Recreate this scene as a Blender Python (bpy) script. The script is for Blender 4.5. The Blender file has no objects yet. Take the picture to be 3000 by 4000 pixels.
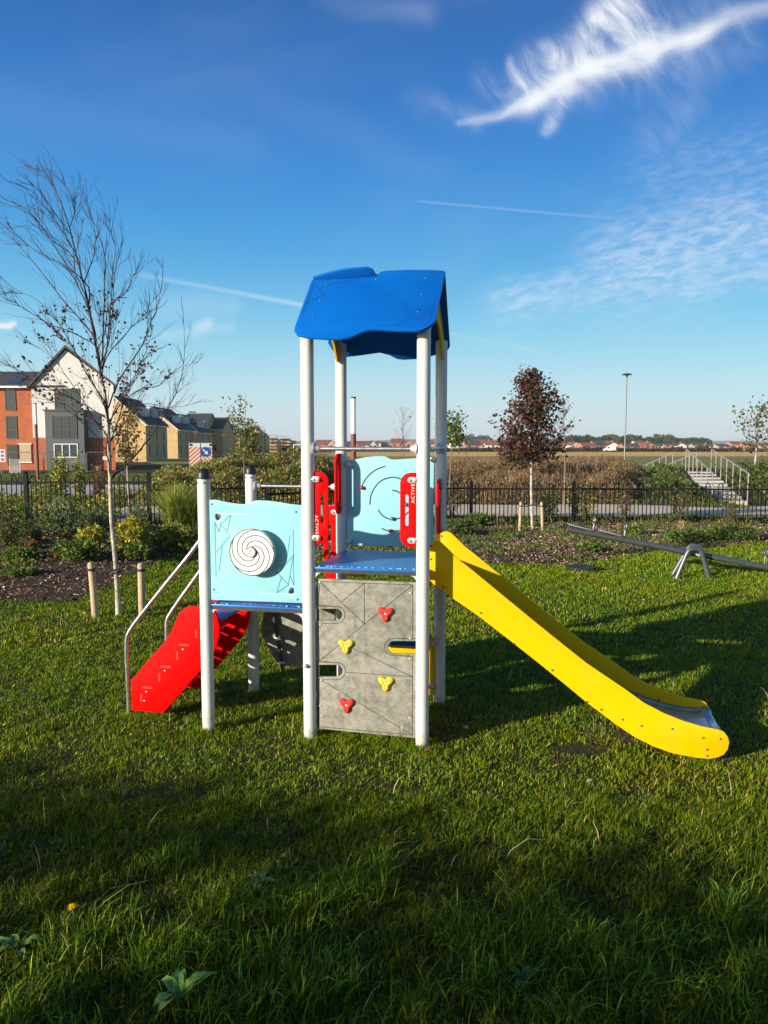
import bpy, bmesh, math, random
import numpy as np
from math import sin, cos, tan, atan, pi, radians, hypot
from mathutils import Vector, Matrix
random.seed(7)
RNG = np.random.default_rng(11)
SC = bpy.context.scene
COL = SC.collection

# ------------------------------------------------------------------ camera
CAM_H = 1.6
F_PX, HOR = 3000.0, 1735.0
PITCH = atan((2000 - HOR) / F_PX)
cam = bpy.data.cameras.new('camera')
cam.sensor_fit = 'VERTICAL'; cam.sensor_height = 24.0
cam.lens = 24.0 * F_PX / 4000.0
cam.clip_start = 0.05; cam.clip_end = 6000
camo = bpy.data.objects.new('camera', cam); COL.objects.link(camo)
camo.location = (0, 0, CAM_H)
camo.rotation_euler = (pi / 2 - PITCH, 0, 0)
SC.camera = camo

# ------------------------------------------------------------------ light
SUN_AZ, SUN_EL = radians(54.6), radians(14.0)      # travel direction, clockwise from +Y
sd = Vector((sin(SUN_AZ) * cos(SUN_EL), cos(SUN_AZ) * cos(SUN_EL), -sin(SUN_EL)))
sun = bpy.data.lights.new('sun', 'SUN'); sun.energy = 5.0; sun.angle = radians(0.5)
sun.color = (1.0, 0.90, 0.74)
suno = bpy.data.objects.new('sun', sun); COL.objects.link(suno)
suno.rotation_euler = sd.to_track_quat('-Z', 'Y').to_euler()
suno.location = (-10, -8, 12)
SC.view_settings.view_transform = 'Standard'
SC.view_settings.look = 'None'
SC.view_settings.exposure = 0.6
SC.view_settings.gamma = 1.0

world = bpy.data.worlds.new('World'); SC.world = world; world.use_nodes = True
def build_world():
    nt = world.node_tree; nt.nodes.clear(); L = nt.links
    def nd(t, **k):
        n = nt.nodes.new(t)
        for a, b in k.items(): setattr(n, a, b)
        return n
    def val(s, x):
        if isinstance(x, (int, float)): s.default_value = x
        elif isinstance(x, (tuple, list)): s.default_value = x
        else: L.new(x, s)
    def M(op, a, b=0.0, c=None, clamp=False):
        n = nd('ShaderNodeMath', operation=op, use_clamp=clamp)
        val(n.inputs[0], a); val(n.inputs[1], b)
        if c is not None: val(n.inputs[2], c)
        return n.outputs[0]
    def MR(x, a, b, lo=0.0, hi=1.0, kind='SMOOTHSTEP'):
        n = nd('ShaderNodeMapRange', interpolation_type=kind)
        val(n.inputs[0], x); val(n.inputs[1], a); val(n.inputs[2], b); val(n.inputs[3], lo); val(n.inputs[4], hi)
        return n.outputs[0]
    out = nd('ShaderNodeOutputWorld'); bg = nd('ShaderNodeBackground')
    sky = nd('ShaderNodeTexSky', sky_type='NISHITA'); sky.sun_disc = False
    sky.sun_elevation = SUN_EL; sky.sun_rotation = SUN_AZ + pi
    sky.air_density = 1.0; sky.dust_density = 0.6; sky.ozone_density = 2.6; sky.altitude = 0
    hs = nd('ShaderNodeHueSaturation'); hs.inputs['Saturation'].default_value = 1.22; hs.inputs['Value'].default_value = 1.0
    L.new(sky.outputs[0], hs.inputs['Color'])
    tc = nd('ShaderNodeTexCoord'); sx = nd('ShaderNodeSeparateXYZ'); L.new(tc.outputs['Generated'], sx.inputs[0])
    X, Y, Z = sx.outputs
    Yc = M('MAXIMUM', Y, 0.05)
    gx = M('DIVIDE', X, Yc); gz = M('DIVIDE', Z, Yc)        # tangent of azimuth / elevation towards north
    front = MR(Y, 0.05, 0.3)
    def noise(x, z, sx_, sz_, rot=0.0, detail=4, rough=0.55, w=0.0, dist=0.0):
        cx, sn = cos(rot), sin(rot)
        a = M('ADD', M('MULTIPLY', x, cx * sx_), M('MULTIPLY', z, sn * sx_))
        b = M('ADD', M('MULTIPLY', x, -sn * sz_), M('MULTIPLY', z, cx * sz_))
        c = nd('ShaderNodeCombineXYZ'); val(c.inputs[0], a); val(c.inputs[1], b); val(c.inputs[2], w)
        n = nd('ShaderNodeTexNoise', noise_dimensions='3D'); L.new(c.outputs[0], n.inputs['Vector'])
        n.inputs['Scale'].default_value = 1.0; n.inputs['Detail'].default_value = detail
        n.inputs['Roughness'].default_value = rough; n.inputs['Distortion'].default_value = dist
        return n.outputs[0]
    # gently warped coordinates
    wx = M('ADD', gx, M('MULTIPLY', M('SUBTRACT', noise(gx, gz, 8, 8, w=1.0, detail=2), 0.5), 0.045))
    wz = M('ADD', gz, M('MULTIPLY', M('SUBTRACT', noise(gx, gz, 8, 8, w=5.0, detail=2), 0.5), 0.045))
    def T(u, v):                                             # direction tangents of a point of the sky
        x = (u - 1500) / F_PX; y = (2000 - v) / F_PX
        c, s = cos(PITCH), sin(PITCH)
        return (x / (c + y * s), (-s + y * c) / (c + y * s))
    def seg(p, q, w, amp, wx=wx, wz=wz, w2=None):
        (ax, az), (bx, bz) = T(*p), T(*q)
        dx, dz = bx - ax, bz - az; l2 = dx * dx + dz * dz
        px = M('SUBTRACT', wx, ax); pz = M('SUBTRACT', wz, az)
        t = M('DIVIDE', M('ADD', M('MULTIPLY', px, dx), M('MULTIPLY', pz, dz)), l2, clamp=True)
        ex = M('SUBTRACT', px, M('MULTIPLY', t, dx)); ez = M('SUBTRACT', pz, M('MULTIPLY', t, dz))
        d = M('SQRT', M('ADD', M('MULTIPLY', ex, ex), M('MULTIPLY', ez, ez)))
        ww = w if w2 is None else M('ADD', w, M('MULTIPLY', t, w2 - w))
        f = M('DIVIDE', d, ww); g = M('EXPONENT', M('MULTIPLY', M('MULTIPLY', f, f), -3.2))
        a = amp if isinstance(amp, (int, float)) else M('ADD', amp[0], M('MULTIPLY', t, amp[1] - amp[0]))
        return M('MULTIPLY', g, a)
    def union(items):
        r = 1.0
        for s in items: r = M('SUBTRACT', 1.0, s) if isinstance(r, float) else M('MULTIPLY', r, M('SUBTRACT', 1.0, s))
        return M('SUBTRACT', 1.0, r)
    body = union([seg(*s) for s in [((1790, 478), (2110, 385), .008, (.3, .7), wx, wz, .016), ((2080, 395), (2350, 262), .015, (.7, .88), wx, wz, .024), ((2330, 272), (2520, 200), .024, (.88, .88), wx, wz, .027), ((2490, 212), (2740, 138), .026, (.85, .7), wx, wz, .019), ((2700, 150), (3080, -10), .018, (.68, .4), wx, wz, .02)]])
    plumes = union([seg(*s) for s in [((2440, 230), (2330, 130), .045, (.75, .6), wx, wz, .03), ((2330, 140), (2330, 50), .03, (.6, .55), wx, wz, .03), ((2330, 60), (2440, -30), .03, (.55, .65), wx, wz, .035), ((2380, 150), (2440, 20), .045, .45),
              ((2290, 280), (2190, 240), .03, (.5, .45), wx, wz, .022), ((2190, 245), (2150, 190), .02, (.55, .4), wx, wz, .016), ((2230, 260), (2210, 190), .03, .3),
              ((2160, 350), (2040, 320), .03, (.4, .35), wx, wz, .016), ((2040, 325), (2010, 260), .014, (.45, .35), wx, wz, .012), ((2060, 330), (2090, 240), .03, .25), ((2030, 385), (1890, 300), .028, (.25, .12)), ((1850, 460), (1620, 380), .028, (.16, .05)),
              ((2230, 360), (2135, 500), .022, (.6, .35), wx, wz, .012), ((2080, 370), (2560, 150), .034, (.3, .5)), ((2250, 300), (2420, 90), .06, .35), ((2470, 200), (2800, 50), .07, (.25, .1)), ((2700, 400), (2560, 560), .05, .12), ((2580, 280), (2900, 180), .05, .12)]])
    fib1 = noise(wx, wz, 9, 26, rot=radians(-52), detail=9, rough=0.66, w=2.0, dist=0.7)
    fib2 = noise(wx, wz, 8, 34, rot=radians(24), detail=8, rough=0.66, w=7.0, dist=0.5)
    big = union([M('MULTIPLY', plumes, MR(fib1, 0.32, 0.66, 0.15, 1.2)), M('MULTIPLY', body, MR(fib2, 0.28, 0.62, 0.5, 1.1))])
    # contrails and small clouds, with mild warp
    con = seg((520, 1068), (1200, 1195), .0055, (.12, .3), gx, gz)
    con = M('MAXIMUM', con, seg((1640, 787), (2440, 858), .0028, .14, gx, gz))
    con = M('MAXIMUM', con, seg((1700, 1290), (2150, 1380), .004, .10, gx, gz))
    con = M('MAXIMUM', con, seg((-60, 1272), (50, 1268), .008, .8, gx, wz))
    con = M('MAXIMUM', con, seg((760, 1285), (800, 1265), .018, .35))
    con = M('MAXIMUM', con, seg((640, 1310), (900, 1275), .012, .16, gx, gz))
    con = M('MAXIMUM', con, seg((1250, -20), (1650, 50), .03, (.03, .12)))
    con = M('MAXIMUM', con, seg((0, 400), (950, 560), .06, .035))
    con = M('MAXIMUM', con, seg((900, 300), (1700, 700), .05, .03))
    con = M('MAXIMUM', con, seg((650, 1180), (900, 1180), .03, .12))
    # mottled high cloud low on the right
    patch = seg((2450, 1050), (3100, 850), .11, 1.0)
    patch = M('MAXIMUM', patch, seg((1980, 1180), (3050, 1060), .045, .8))
    patch = M('MAXIMUM', patch, seg((2600, 700), (3000, 640), .09, .35))
    mot = noise(gx, gz, 38, 110, rot=radians(14), detail=5, rough=0.6, w=3.0, dist=0.4)
    patch = M('MULTIPLY', patch, MR(mot, 0.30, 0.75, 0.10, 0.48))
    haze = M('MULTIPLY', MR(noise(gx, gz, 2.5, 7, rot=radians(12), detail=5, w=8.0), 0.42, 0.8), 0.05)
    cl = M('MAXIMUM', M('MAXIMUM', big, patch), M('MAXIMUM', con, haze))
    cl = M('MULTIPLY', cl, front, clamp=True)
    # clear deep blue overhead paling to milky air over the fields, laid over the physical sky
    rp = nd('ShaderNodeValToRGB'); rp.color_ramp.interpolation = 'B_SPLINE'; el = rp.color_ramp.elements
    stops = [(0.0, (4.0, 4.6, 5.0)), (.04, (4.3, 5.2, 5.55)), (.105, (2.5, 4.85, 5.85)), (.17, (1.15, 3.6, 5.6)), (.246, (.5, 2.45, 5.15)), (.32, (.36, 1.85, 4.7)), (.39, (.28, 1.38, 4.0)), (.47, (.22, 1.0, 3.1)), (.7, (.15, .7, 2.3)), (1.0, (.12, .55, 1.9))]
    el[0].position = 0.0; el[1].position = 1.0
    for p, c in stops[1:-1]: el.new(p)
    for e, (p, c) in zip(el, stops): e.position = p; e.color = (*[k / 6.0 for k in c], 1)
    L.new(Z, rp.inputs[0])
    sc = nd('ShaderNodeVectorMath', operation='SCALE'); L.new(rp.outputs[0], sc.inputs[0]); sc.inputs['Scale'].default_value = 6.0
    mx = nd('ShaderNodeMix', data_type='RGBA')
    val(mx.inputs[0], M('MULTIPLY', MR(Y, -0.15, 0.35), MR(Z, 0.85, 0.55, 0.0, 0.9))); L.new(hs.outputs[0], mx.inputs[6]); L.new(sc.outputs[0], mx.inputs[7])
    mx2 = nd('ShaderNodeMix', data_type='RGBA')
    val(mx2.inputs[0], cl); L.new(mx.outputs[2], mx2.inputs[6]); mx2.inputs[7].default_value = (6.3, 6.5, 6.7, 1)
    L.new(mx2.outputs[2], bg.inputs[0]); bg.inputs[1].default_value = 0.1
    L.new(bg.outputs[0], out.inputs[0])
build_world()

# ------------------------------------------------------------------ projection helpers (photo measurements -> metres)
X0, Y0, PH, SF, SD, ZP, SL, ZL = -.409, 4.135, .203, .627, .702, .941, .603, .712
vA = np.array([cos(PH), -sin(PH), 0]); vB = np.array([sin(PH), cos(PH), 0]); vO = np.array([X0, Y0, 0.]); vC = np.array([0, 0, CAM_H])
_c, _s = cos(PITCH), sin(PITCH)
def ray(u, v):
    x = (u - 1500) / F_PX; y = (2000 - v) / F_PX
    return np.array([x, _c + y * _s, -_s + y * _c])
def pb(p, b):                      # on the play unit's plane b -> (a, z)
    d = ray(*p); t = ((vO + vB * b - vC) @ vB) / (d @ vB); q = vC + d * t - vO
    return (float(q @ vA), float(q[2]))
def pa(p, a):
    d = ray(*p); t = ((vO + vA * a - vC) @ vA) / (d @ vA); q = vC + d * t - vO
    return (float(q @ vB), float(q[2]))
def wy(u, v, Y):                   # on the plane y = Y -> (x, z)
    d = ray(u, v); t = Y / d[1]; return (float(d[0] * t), float(CAM_H + d[2] * t))
def Z(ox, oy, s): return lambda *p: (ox + p[0] / s, oy + p[1] / s)
z1 = Z(1100, 1000, 2.212); z2 = Z(1100, 2000, 2.212); z3 = Z(450, 1750, 2.011); z4 = Z(1650, 2000, 1.327)
zs = Z(480, 2300, 3.072); zt = Z(1250, 1300, 2.458); zg = Z(1150, 1700, 2.765); z5 = Z(0, 1300, 2.074); z6 = Z(0, 1800, 2.074)
z7 = Z(1700, 1400, 2.37); z8 = Z(2200, 1400, 2.074); zl = Z(400, 1550, 2.074); zb = Z(0, 500, 2.074); zk = Z(950, 2250, 4.423)

def S(t):
    t = np.clip(t, 0, 1); return t * t * (3 - 2 * t)
def wob(x, y, s=1.0, seed=0.0):
    x = np.asarray(x, float) * s; y = np.asarray(y, float) * s
    r = (np.sin(1.3 * x + 2.1 * y + 1.1 + seed) + np.sin(-1.9 * x + 1.2 * y + 2.7 + seed * 1.7) + np.sin(2.9 * x + .7 * y + 4.1 + seed * .6)
         + .6 * np.sin(4.3 * x - 3.7 * y + seed) + .5 * np.sin(-6.1 * x - 5.2 * y + 2 + seed * 2.3) + .4 * np.sin(9.7 * x - 8.3 * y + .5 + seed))
    return r / 3.2
def terr(x, y):
    x = np.asarray(x, float); y = np.asarray(y, float)
    z = -.15 * S((y - 8) / 9) - .22 * S((y - 20) / 18) - .73 * S((y - 35) / 45)
    z = z + .26 * S((-x - 2.2) / 2.2) * S((y - 8.5) / 4) * (1 - S((y - 14) / 4))
    z = z + .55 * S((y - 22.4) / 5) * (1 - S((y - 36) / 9)) * S((x + 9) / 5) * (1 - S((x - 9.3) / 3))
    z = z - .30 * np.exp(-((x - 12) / 2.6) ** 2 - ((y - 24.5) / 3.2) ** 2)
    z = z + .85 * np.exp(-((x - 15) / 5.5) ** 2 - ((y - 38) / 7.5) ** 2)
    z = z - .035 * (1 - S((y - 6.5) / 3))
    z = z + .012 * wob(x, y, .9) * S((y - 1) / 3) * (1 - S((y - 16) / 3)) + .03 * wob(x, y, .25, 3) * S((y - 6) / 6) * (1 - S((y - 60) / 20))
    return z
def G(u, v):                       # pixel -> terrain point
    d = ray(u, v); z = 0.0
    for _ in range(60):
        t = (z - CAM_H) / d[2]; z = 0.6 * z + 0.4 * float(terr(d[0] * t, d[1] * t))
    return (float(d[0] * t), float(d[1] * t))

# ------------------------------------------------------------------ object helpers
def tag(o, label=None, cat=None, group=None, kind=None):
    if label: o['label'] = label
    if cat: o['category'] = cat
    if group: o['group'] = group
    if kind: o['kind'] = kind
    return o
def empty(name, loc=(0, 0, 0), rz=0.0, label=None, cat=None, group=None):
    o = bpy.data.objects.new(name, None); COL.objects.link(o)
    o.empty_display_size = .1; o.location = loc; o.rotation_euler = (0, 0, rz)
    return tag(o, label, cat, group)
def link(name, me, mat, parent=None, smooth=35):
    o = bpy.data.objects.new(name, me); COL.objects.link(o)
    if mat is not None:
        me.materials.clear()
        for m in (mat if isinstance(mat, (list, tuple)) else [mat]): me.materials.append(m)
    if parent: o.parent = parent
    if smooth:
        me.shade_smooth(); me.set_sharp_from_angle(angle=radians(smooth))
    return o
class MB:
    def __init__(s): s.v = []; s.f = []; s.m = []; s.mi = 0; s.pieces = []
    def add(s, vs, fs):
        n = len(s.v); s.pieces.append((n, n + len(vs), len(s.f), len(s.f) + len(fs))); s.v += [tuple(map(float, p)) for p in vs]
        s.f += [tuple(i + n for i in f) for f in fs]; s.m += [s.mi] * len(fs); return s
    def box(s, a, b):
        x0, y0, z0 = a; x1, y1, z1_ = b
        x0, x1 = min(x0, x1), max(x0, x1); y0, y1 = min(y0, y1), max(y0, y1); z0, z1_ = min(z0, z1_), max(z0, z1_)
        return s.add([(x0, y0, z0), (x1, y0, z0), (x1, y1, z0), (x0, y1, z0), (x0, y0, z1_), (x1, y0, z1_), (x1, y1, z1_), (x0, y1, z1_)],
                     [(0, 3, 2, 1), (4, 5, 6, 7), (0, 1, 5, 4), (1, 2, 6, 5), (2, 3, 7, 6), (3, 0, 4, 7)])
    def bar(s, p, q, w, t, up=(0, 0, 1)):      # box bar from p to q, width w, thickness t (along up)
        p = Vector(p); q = Vector(q); d = (q - p).normalized(); u = Vector(up)
        sd_ = d.cross(u)
        if sd_.length < 1e-4: sd_ = d.cross(Vector((1, 0, 0)))
        sd_.normalize(); u = sd_.cross(d).normalized()
        vs = []
        for c in (p, q):
            for i, j in ((-1, -1), (1, -1), (1, 1), (-1, 1)): vs.append(c + sd_ * i * w / 2 + u * j * t / 2)
        return s.add(vs, [(0, 1, 2, 3), (7, 6, 5, 4), (0, 4, 5, 1), (1, 5, 6, 2), (2, 6, 7, 3), (3, 7, 4, 0)])
    def tube(s, pts, r, n=12, cap=True):
        pts = [Vector(p) for p in pts]; k = len(pts)
        rs = r if isinstance(r, (list, tuple)) else [r] * k
        vs = []; fs = []; ref = None
        for i, p in enumerate(pts):
            d = (pts[min(i + 1, k - 1)] - pts[max(i - 1, 0)]).normalized()
            if ref is None:
                ref = Vector((0, 0, 1)) if abs(d.z) < .9 else Vector((1, 0, 0))
            u = (ref - d * ref.dot(d)).normalized(); w = d.cross(u); ref = u
            for j in range(n):
                t = 2 * pi * j / n; vs.append(p + (u * cos(t) + w * sin(t)) * rs[i])
        for i in range(k - 1):
            for j in range(n):
                a = i * n + j; b = i * n + (j + 1) % n; fs.append((a, b, b + n, a + n))
        if cap:
            fs.append(tuple(range(n - 1, -1, -1))); fs.append(tuple((k - 1) * n + j for j in range(n)))
        return s.add(vs, fs)
    def lathe(s, prof, base=(0, 0, 0), axis=(0, 0, 1), n=24):   # prof: (radius, height)
        ax = Vector(axis).normalized(); b = Vector(base)
        return s.tube_prof([b + ax * h for r, h in prof], [max(r, 1e-4) for r, h in prof], ax, n)
    def tube_prof(s, pts, rs, ax, n):
        u = Vector((0, 0, 1)) if abs(ax.z) < .9 else Vector((1, 0, 0)); u = (u - ax * u.dot(ax)).normalized(); w = ax.cross(u)
        vs = []; fs = []; k = len(pts)
        for p, r in zip(pts, rs):
            for j in range(n):
                t = 2 * pi * j / n; vs.append(p + (u * cos(t) + w * sin(t)) * r)
        for i in range(k - 1):
            for j in range(n):
                a = i * n + j; b = i * n + (j + 1) % n; fs.append((a, b, b + n, a + n))
        fs.append(tuple(range(n - 1, -1, -1))); fs.append(tuple((k - 1) * n + j for j in range(n)))
        return s.add(vs, fs)
    def poly_prism(s, pts, f, t0, t1):         # pts 2D; f(p, t) -> 3D
        n = len(pts)
        vs = [f(p, t0) for p in pts] + [f(p, t1) for p in pts]
        fs = [tuple(range(n - 1, -1, -1)), tuple(range(n, 2 * n))] + [(i, (i + 1) % n, (i + 1) % n + n, i + n) for i in range(n)]
        return s.add(vs, fs)
    def build(s, name, mat, parent=None, smooth=35, bevel=0):
        me = bpy.data.meshes.new(name); me.from_pydata(s.v, [], s.f)
        if any(s.m):
            for p, m in zip(me.polygons, s.m): p.material_index = m
        if bevel:
            bm = bmesh.new(); bm.from_mesh(me)
            es = [e for e in bm.edges if len(e.link_faces) == 2 and e.calc_face_angle(0) > .6]
            bmesh.ops.bevel(bm, geom=es, offset=bevel, segments=2, affect='EDGES', profile=.6)
            bm.to_mesh(me); bm.free()
        bm = bmesh.new(); bm.from_mesh(me); bmesh.ops.recalc_face_normals(bm, faces=bm.faces); bm.to_mesh(me); bm.free()
        me.update()
        return link(name, me, mat, parent, smooth)
def each(mb, name, mat, parent):
    """one object per piece added to the builder"""
    for k, (v0, v1, f0, f1) in enumerate(mb.pieces):
        q = MB(); q.v = mb.v[v0:v1]; q.f = [tuple(i - v0 for i in f) for f in mb.f[f0:f1]]; q.m = [0] * (f1 - f0); q.build(name, mat, parent)
def catmull(pts, k=5, closed=False):
    n = len(pts); out = []
    rng = range(n if closed else n - 1)
    P = [np.array(p, float) for p in pts]
    for i in rng:
        p0 = P[(i - 1) % n] if closed or i > 0 else P[i]
        p1 = P[i]; p2 = P[(i + 1) % n]; p3 = P[(i + 2) % n] if closed or i + 2 < n else P[i + 1]
        for j in range(k):
            t = j / k
            out.append(.5 * (2 * p1 + (p2 - p0) * t + (2 * p0 - 5 * p1 + 4 * p2 - p3) * t * t + (3 * p1 - p0 - 3 * p2 + p3) * t ** 3))
    if not closed: out.append(P[-1])
    return [tuple(p) for p in out]
def chaikin(pts, it=2, closed=True):
    for _ in range(it):
        o = []; n = len(pts)
        for i in range(n if closed else n - 1):
            a = np.array(pts[i]); b = np.array(pts[(i + 1) % n]); o += [tuple(a * .75 + b * .25), tuple(a * .25 + b * .75)]
        pts = o if closed else [pts[0]] + o + [pts[-1]]
    return pts
def stadium(cx, cy, w, h, n=8):
    r = min(w, h) / 2; o = []
    if h >= w:
        for k in range(n + 1): t = pi * k / n; o.append((cx + r * cos(t), cy + h / 2 - r + r * sin(t)))
        for k in range(n + 1): t = pi + pi * k / n; o.append((cx + r * cos(t), cy - h / 2 + r + r * sin(t)))
    else:
        for k in range(n + 1): t = -pi / 2 + pi * k / n; o.append((cx + w / 2 - r + r * cos(t), cy + r * sin(t)))
        for k in range(n + 1): t = pi / 2 + pi * k / n; o.append((cx - w / 2 + r + r * cos(t), cy + r * sin(t)))
    return o
def rrect(x0, y0, x1, y1, r, n=5):
    o = []
    for cx, cy, t0 in ((x1 - r, y1 - r, 0), (x0 + r, y1 - r, pi / 2), (x0 + r, y0 + r, pi), (x1 - r, y0 + r, 1.5 * pi)):
        for k in range(n + 1): t = t0 + pi / 2 * k / n; o.append((cx + r * cos(t), cy + r * sin(t)))
    return o
def plate(name, loops, thick, mat, parent, f, bevel=.0025):
    """loops: outline + holes in 2D; f(x, y, t) -> 3D with t across the thickness; one mesh with soft edges"""
    cu = bpy.data.curves.new('tmp', 'CURVE'); cu.dimensions = '2D'; cu.fill_mode = 'BOTH'
    cu.extrude = max(thick / 2 - bevel, .0002); cu.bevel_depth = bevel; cu.bevel_resolution = 1; cu.offset = -bevel
    for lp in loops:
        sp = cu.splines.new('POLY'); sp.points.add(len(lp) - 1); sp.use_cyclic_u = True
        for i, p in enumerate(lp): sp.points[i].co = (p[0], p[1], 0, 1)
    ob = bpy.data.objects.new('tmp', cu); COL.objects.link(ob)
    dg = bpy.context.evaluated_depsgraph_get(); dg.update()
    me = bpy.data.meshes.new_from_object(ob.evaluated_get(dg)); bpy.data.objects.remove(ob); bpy.data.curves.remove(cu)
    for v in me.vertices: v.co = f(v.co.x, v.co.y, v.co.z)
    me.name = name
    bm = bmesh.new(); bm.from_mesh(me); bmesh.ops.remove_doubles(bm, verts=bm.verts, dist=1e-5)
    bmesh.ops.recalc_face_normals(bm, faces=bm.faces); bm.to_mesh(me); bm.free()
    return link(name, me, mat, parent, 35)
def fb(b): return lambda x, y, t: (x, b - t, y)          # plane b: front (towards viewer) is t > 0
def fa(a): return lambda x, y, t: (a + t, x, y)
def text_mesh(name, body, size, mat, parent, f, ext=.0006):
    cu = bpy.data.curves.new('tmp', 'FONT'); cu.body = body; cu.size = size; cu.extrude = ext; cu.align_x = 'CENTER'; cu.align_y = 'CENTER'
    cu.space_character = 1.3
    ob = bpy.data.objects.new('tmp', cu); COL.objects.link(ob)
    dg = bpy.context.evaluated_depsgraph_get(); dg.update()
    me = bpy.data.meshes.new_from_object(ob.evaluated_get(dg)); bpy.data.objects.remove(ob); bpy.data.curves.remove(cu)
    for v in me.vertices: v.co = f(v.co.x, v.co.y, v.co.z)
    me.name = name
    return link(name, me, mat, parent, 0)
def strips(lines, w, f, t0, closed=False):                # thin engraved lines as raised ribbons
    mb = MB()
    for ln in lines:
        for p, q in zip(ln[:-1], ln[1:]):
            d = np.array(q) - np.array(p); l = hypot(*d)
            if l < 1e-6: continue
            d = d / l; nrm = np.array([-d[1], d[0]]) * w / 2; p_ = np.array(p) - d * w * .4; q_ = np.array(q) + d * w * .4
            c = [p_ - nrm, q_ - nrm, q_ + nrm, p_ + nrm]
            mb.add([f(*k, t0) for k in c], [(0, 1, 2, 3)])
    return mb

def from_arrays(name, V, quads=None, tris=None, col=None):
    me = bpy.data.meshes.new(name)
    V = np.ascontiguousarray(V, np.float32)
    nq = 0 if quads is None else len(quads); nt = 0 if tris is None else len(tris)
    me.vertices.add(len(V)); me.vertices.foreach_set('co', V.ravel())
    idx = []
    if nq: idx.append(np.asarray(quads, np.int32).ravel())
    if nt: idx.append(np.asarray(tris, np.int32).ravel())
    idx = np.concatenate(idx)
    me.loops.add(len(idx)); me.loops.foreach_set('vertex_index', idx)
    st = np.concatenate([np.arange(nq) * 4, nq * 4 + np.arange(nt) * 3]).astype(np.int32)
    tot = np.concatenate([np.full(nq, 4), np.full(nt, 3)]).astype(np.int32)
    me.polygons.add(nq + nt); me.polygons.foreach_set('loop_start', st); me.polygons.foreach_set('loop_total', tot)
    if col is not None:
        at = me.attributes.new('Col', 'FLOAT_COLOR', 'POINT')
        c = np.ones((len(V), 4), np.float32); c[:, :3] = col; at.data.foreach_set('color', c.ravel())
    me.update(calc_edges=True)
    return me
def palette(n, cols, wts=None, jit=.18, rng=RNG):
    cols = np.array(cols, float); k = rng.choice(len(cols), n, p=None if wts is None else np.array(wts) / sum(wts))
    c = cols[k] * (1 + rng.normal(0, jit, (n, 1))) * (1 + rng.normal(0, jit * .35, (n, 3)))
    return np.clip(c, .003, .95)
def leaves(name, P, size, col, aspect=.55, up=.2, rng=RNG, fold=.12, dirs=None):
    """leaf quads at P (n,3)"""
    P = np.asarray(P, float); n = len(P); size = np.broadcast_to(size, n)
    d = rng.normal(size=(n, 3)) if dirs is None else dirs + rng.normal(0, .35, (n, 3))
    d[:, 2] += up; d /= np.linalg.norm(d, axis=1)[:, None]
    r = rng.normal(size=(n, 3)); s = np.cross(d, r); s /= np.linalg.norm(s, axis=1)[:, None] + 1e-9
    nn = np.cross(d, s)
    L = size[:, None]; W = L * aspect
    V = np.stack([P, P + d * L * .45 + s * W * .5 + nn * L * fold, P + d * L, P + d * L * .45 - s * W * .5 + nn * L * fold], 1).reshape(-1, 3)
    q = np.arange(n * 4).reshape(n, 4)
    return from_arrays(name, V, quads=q, col=np.repeat(col, 4, 0))
def blades(name, P, h, w, col, lean=.5, rng=RNG, tipcol=1.25, wind=(0, 0), curl=1.0):
    n = len(P); P = np.asarray(P, float)
    h = np.broadcast_to(h, n)[:, None]; w = np.broadcast_to(w, n)[:, None]
    az = rng.uniform(0, 2 * pi, n); ln = np.abs(rng.normal(0, lean, n))[:, None]
    D = np.stack([np.cos(az), np.sin(az), np.zeros(n)], 1) * ln + np.array([wind[0], wind[1], 0])
    a2 = rng.uniform(0, 2 * pi, n); Sd = np.stack([np.cos(a2), np.sin(a2), np.zeros(n)], 1)
    up = np.array([0, 0, 1.])
    q1 = P + up * h * .38 + D * h * .14; q2 = P + (up * .72 + D * .48 * curl) * h; q3 = P + (up * (1 - .22 * np.minimum(ln, 1.5)) + D * 1.0 * curl) * h
    V = np.stack([P - Sd * w * .5, P + Sd * w * .5, q1 - Sd * w * .5, q1 + Sd * w * .5, q2 - Sd * w * .33, q2 + Sd * w * .33, q3], 1).reshape(-1, 3)
    b = (np.arange(n) * 7)[:, None]
    Q = np.concatenate([b + np.array([[0, 1, 3, 2]]), b + np.array([[2, 3, 5, 4]])], 0); Tr = b + np.array([[4, 5, 6]])
    c = np.repeat(col[:, None, :], 7, 1)
    c = c * np.array([.92, .92, 1, 1, 1.06, 1.06, tipcol])[None, :, None]  # highlight painted into the blade tips, slight shade into the roots
    return from_arrays(name, V, Q, Tr, c.reshape(-1, 3))

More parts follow.
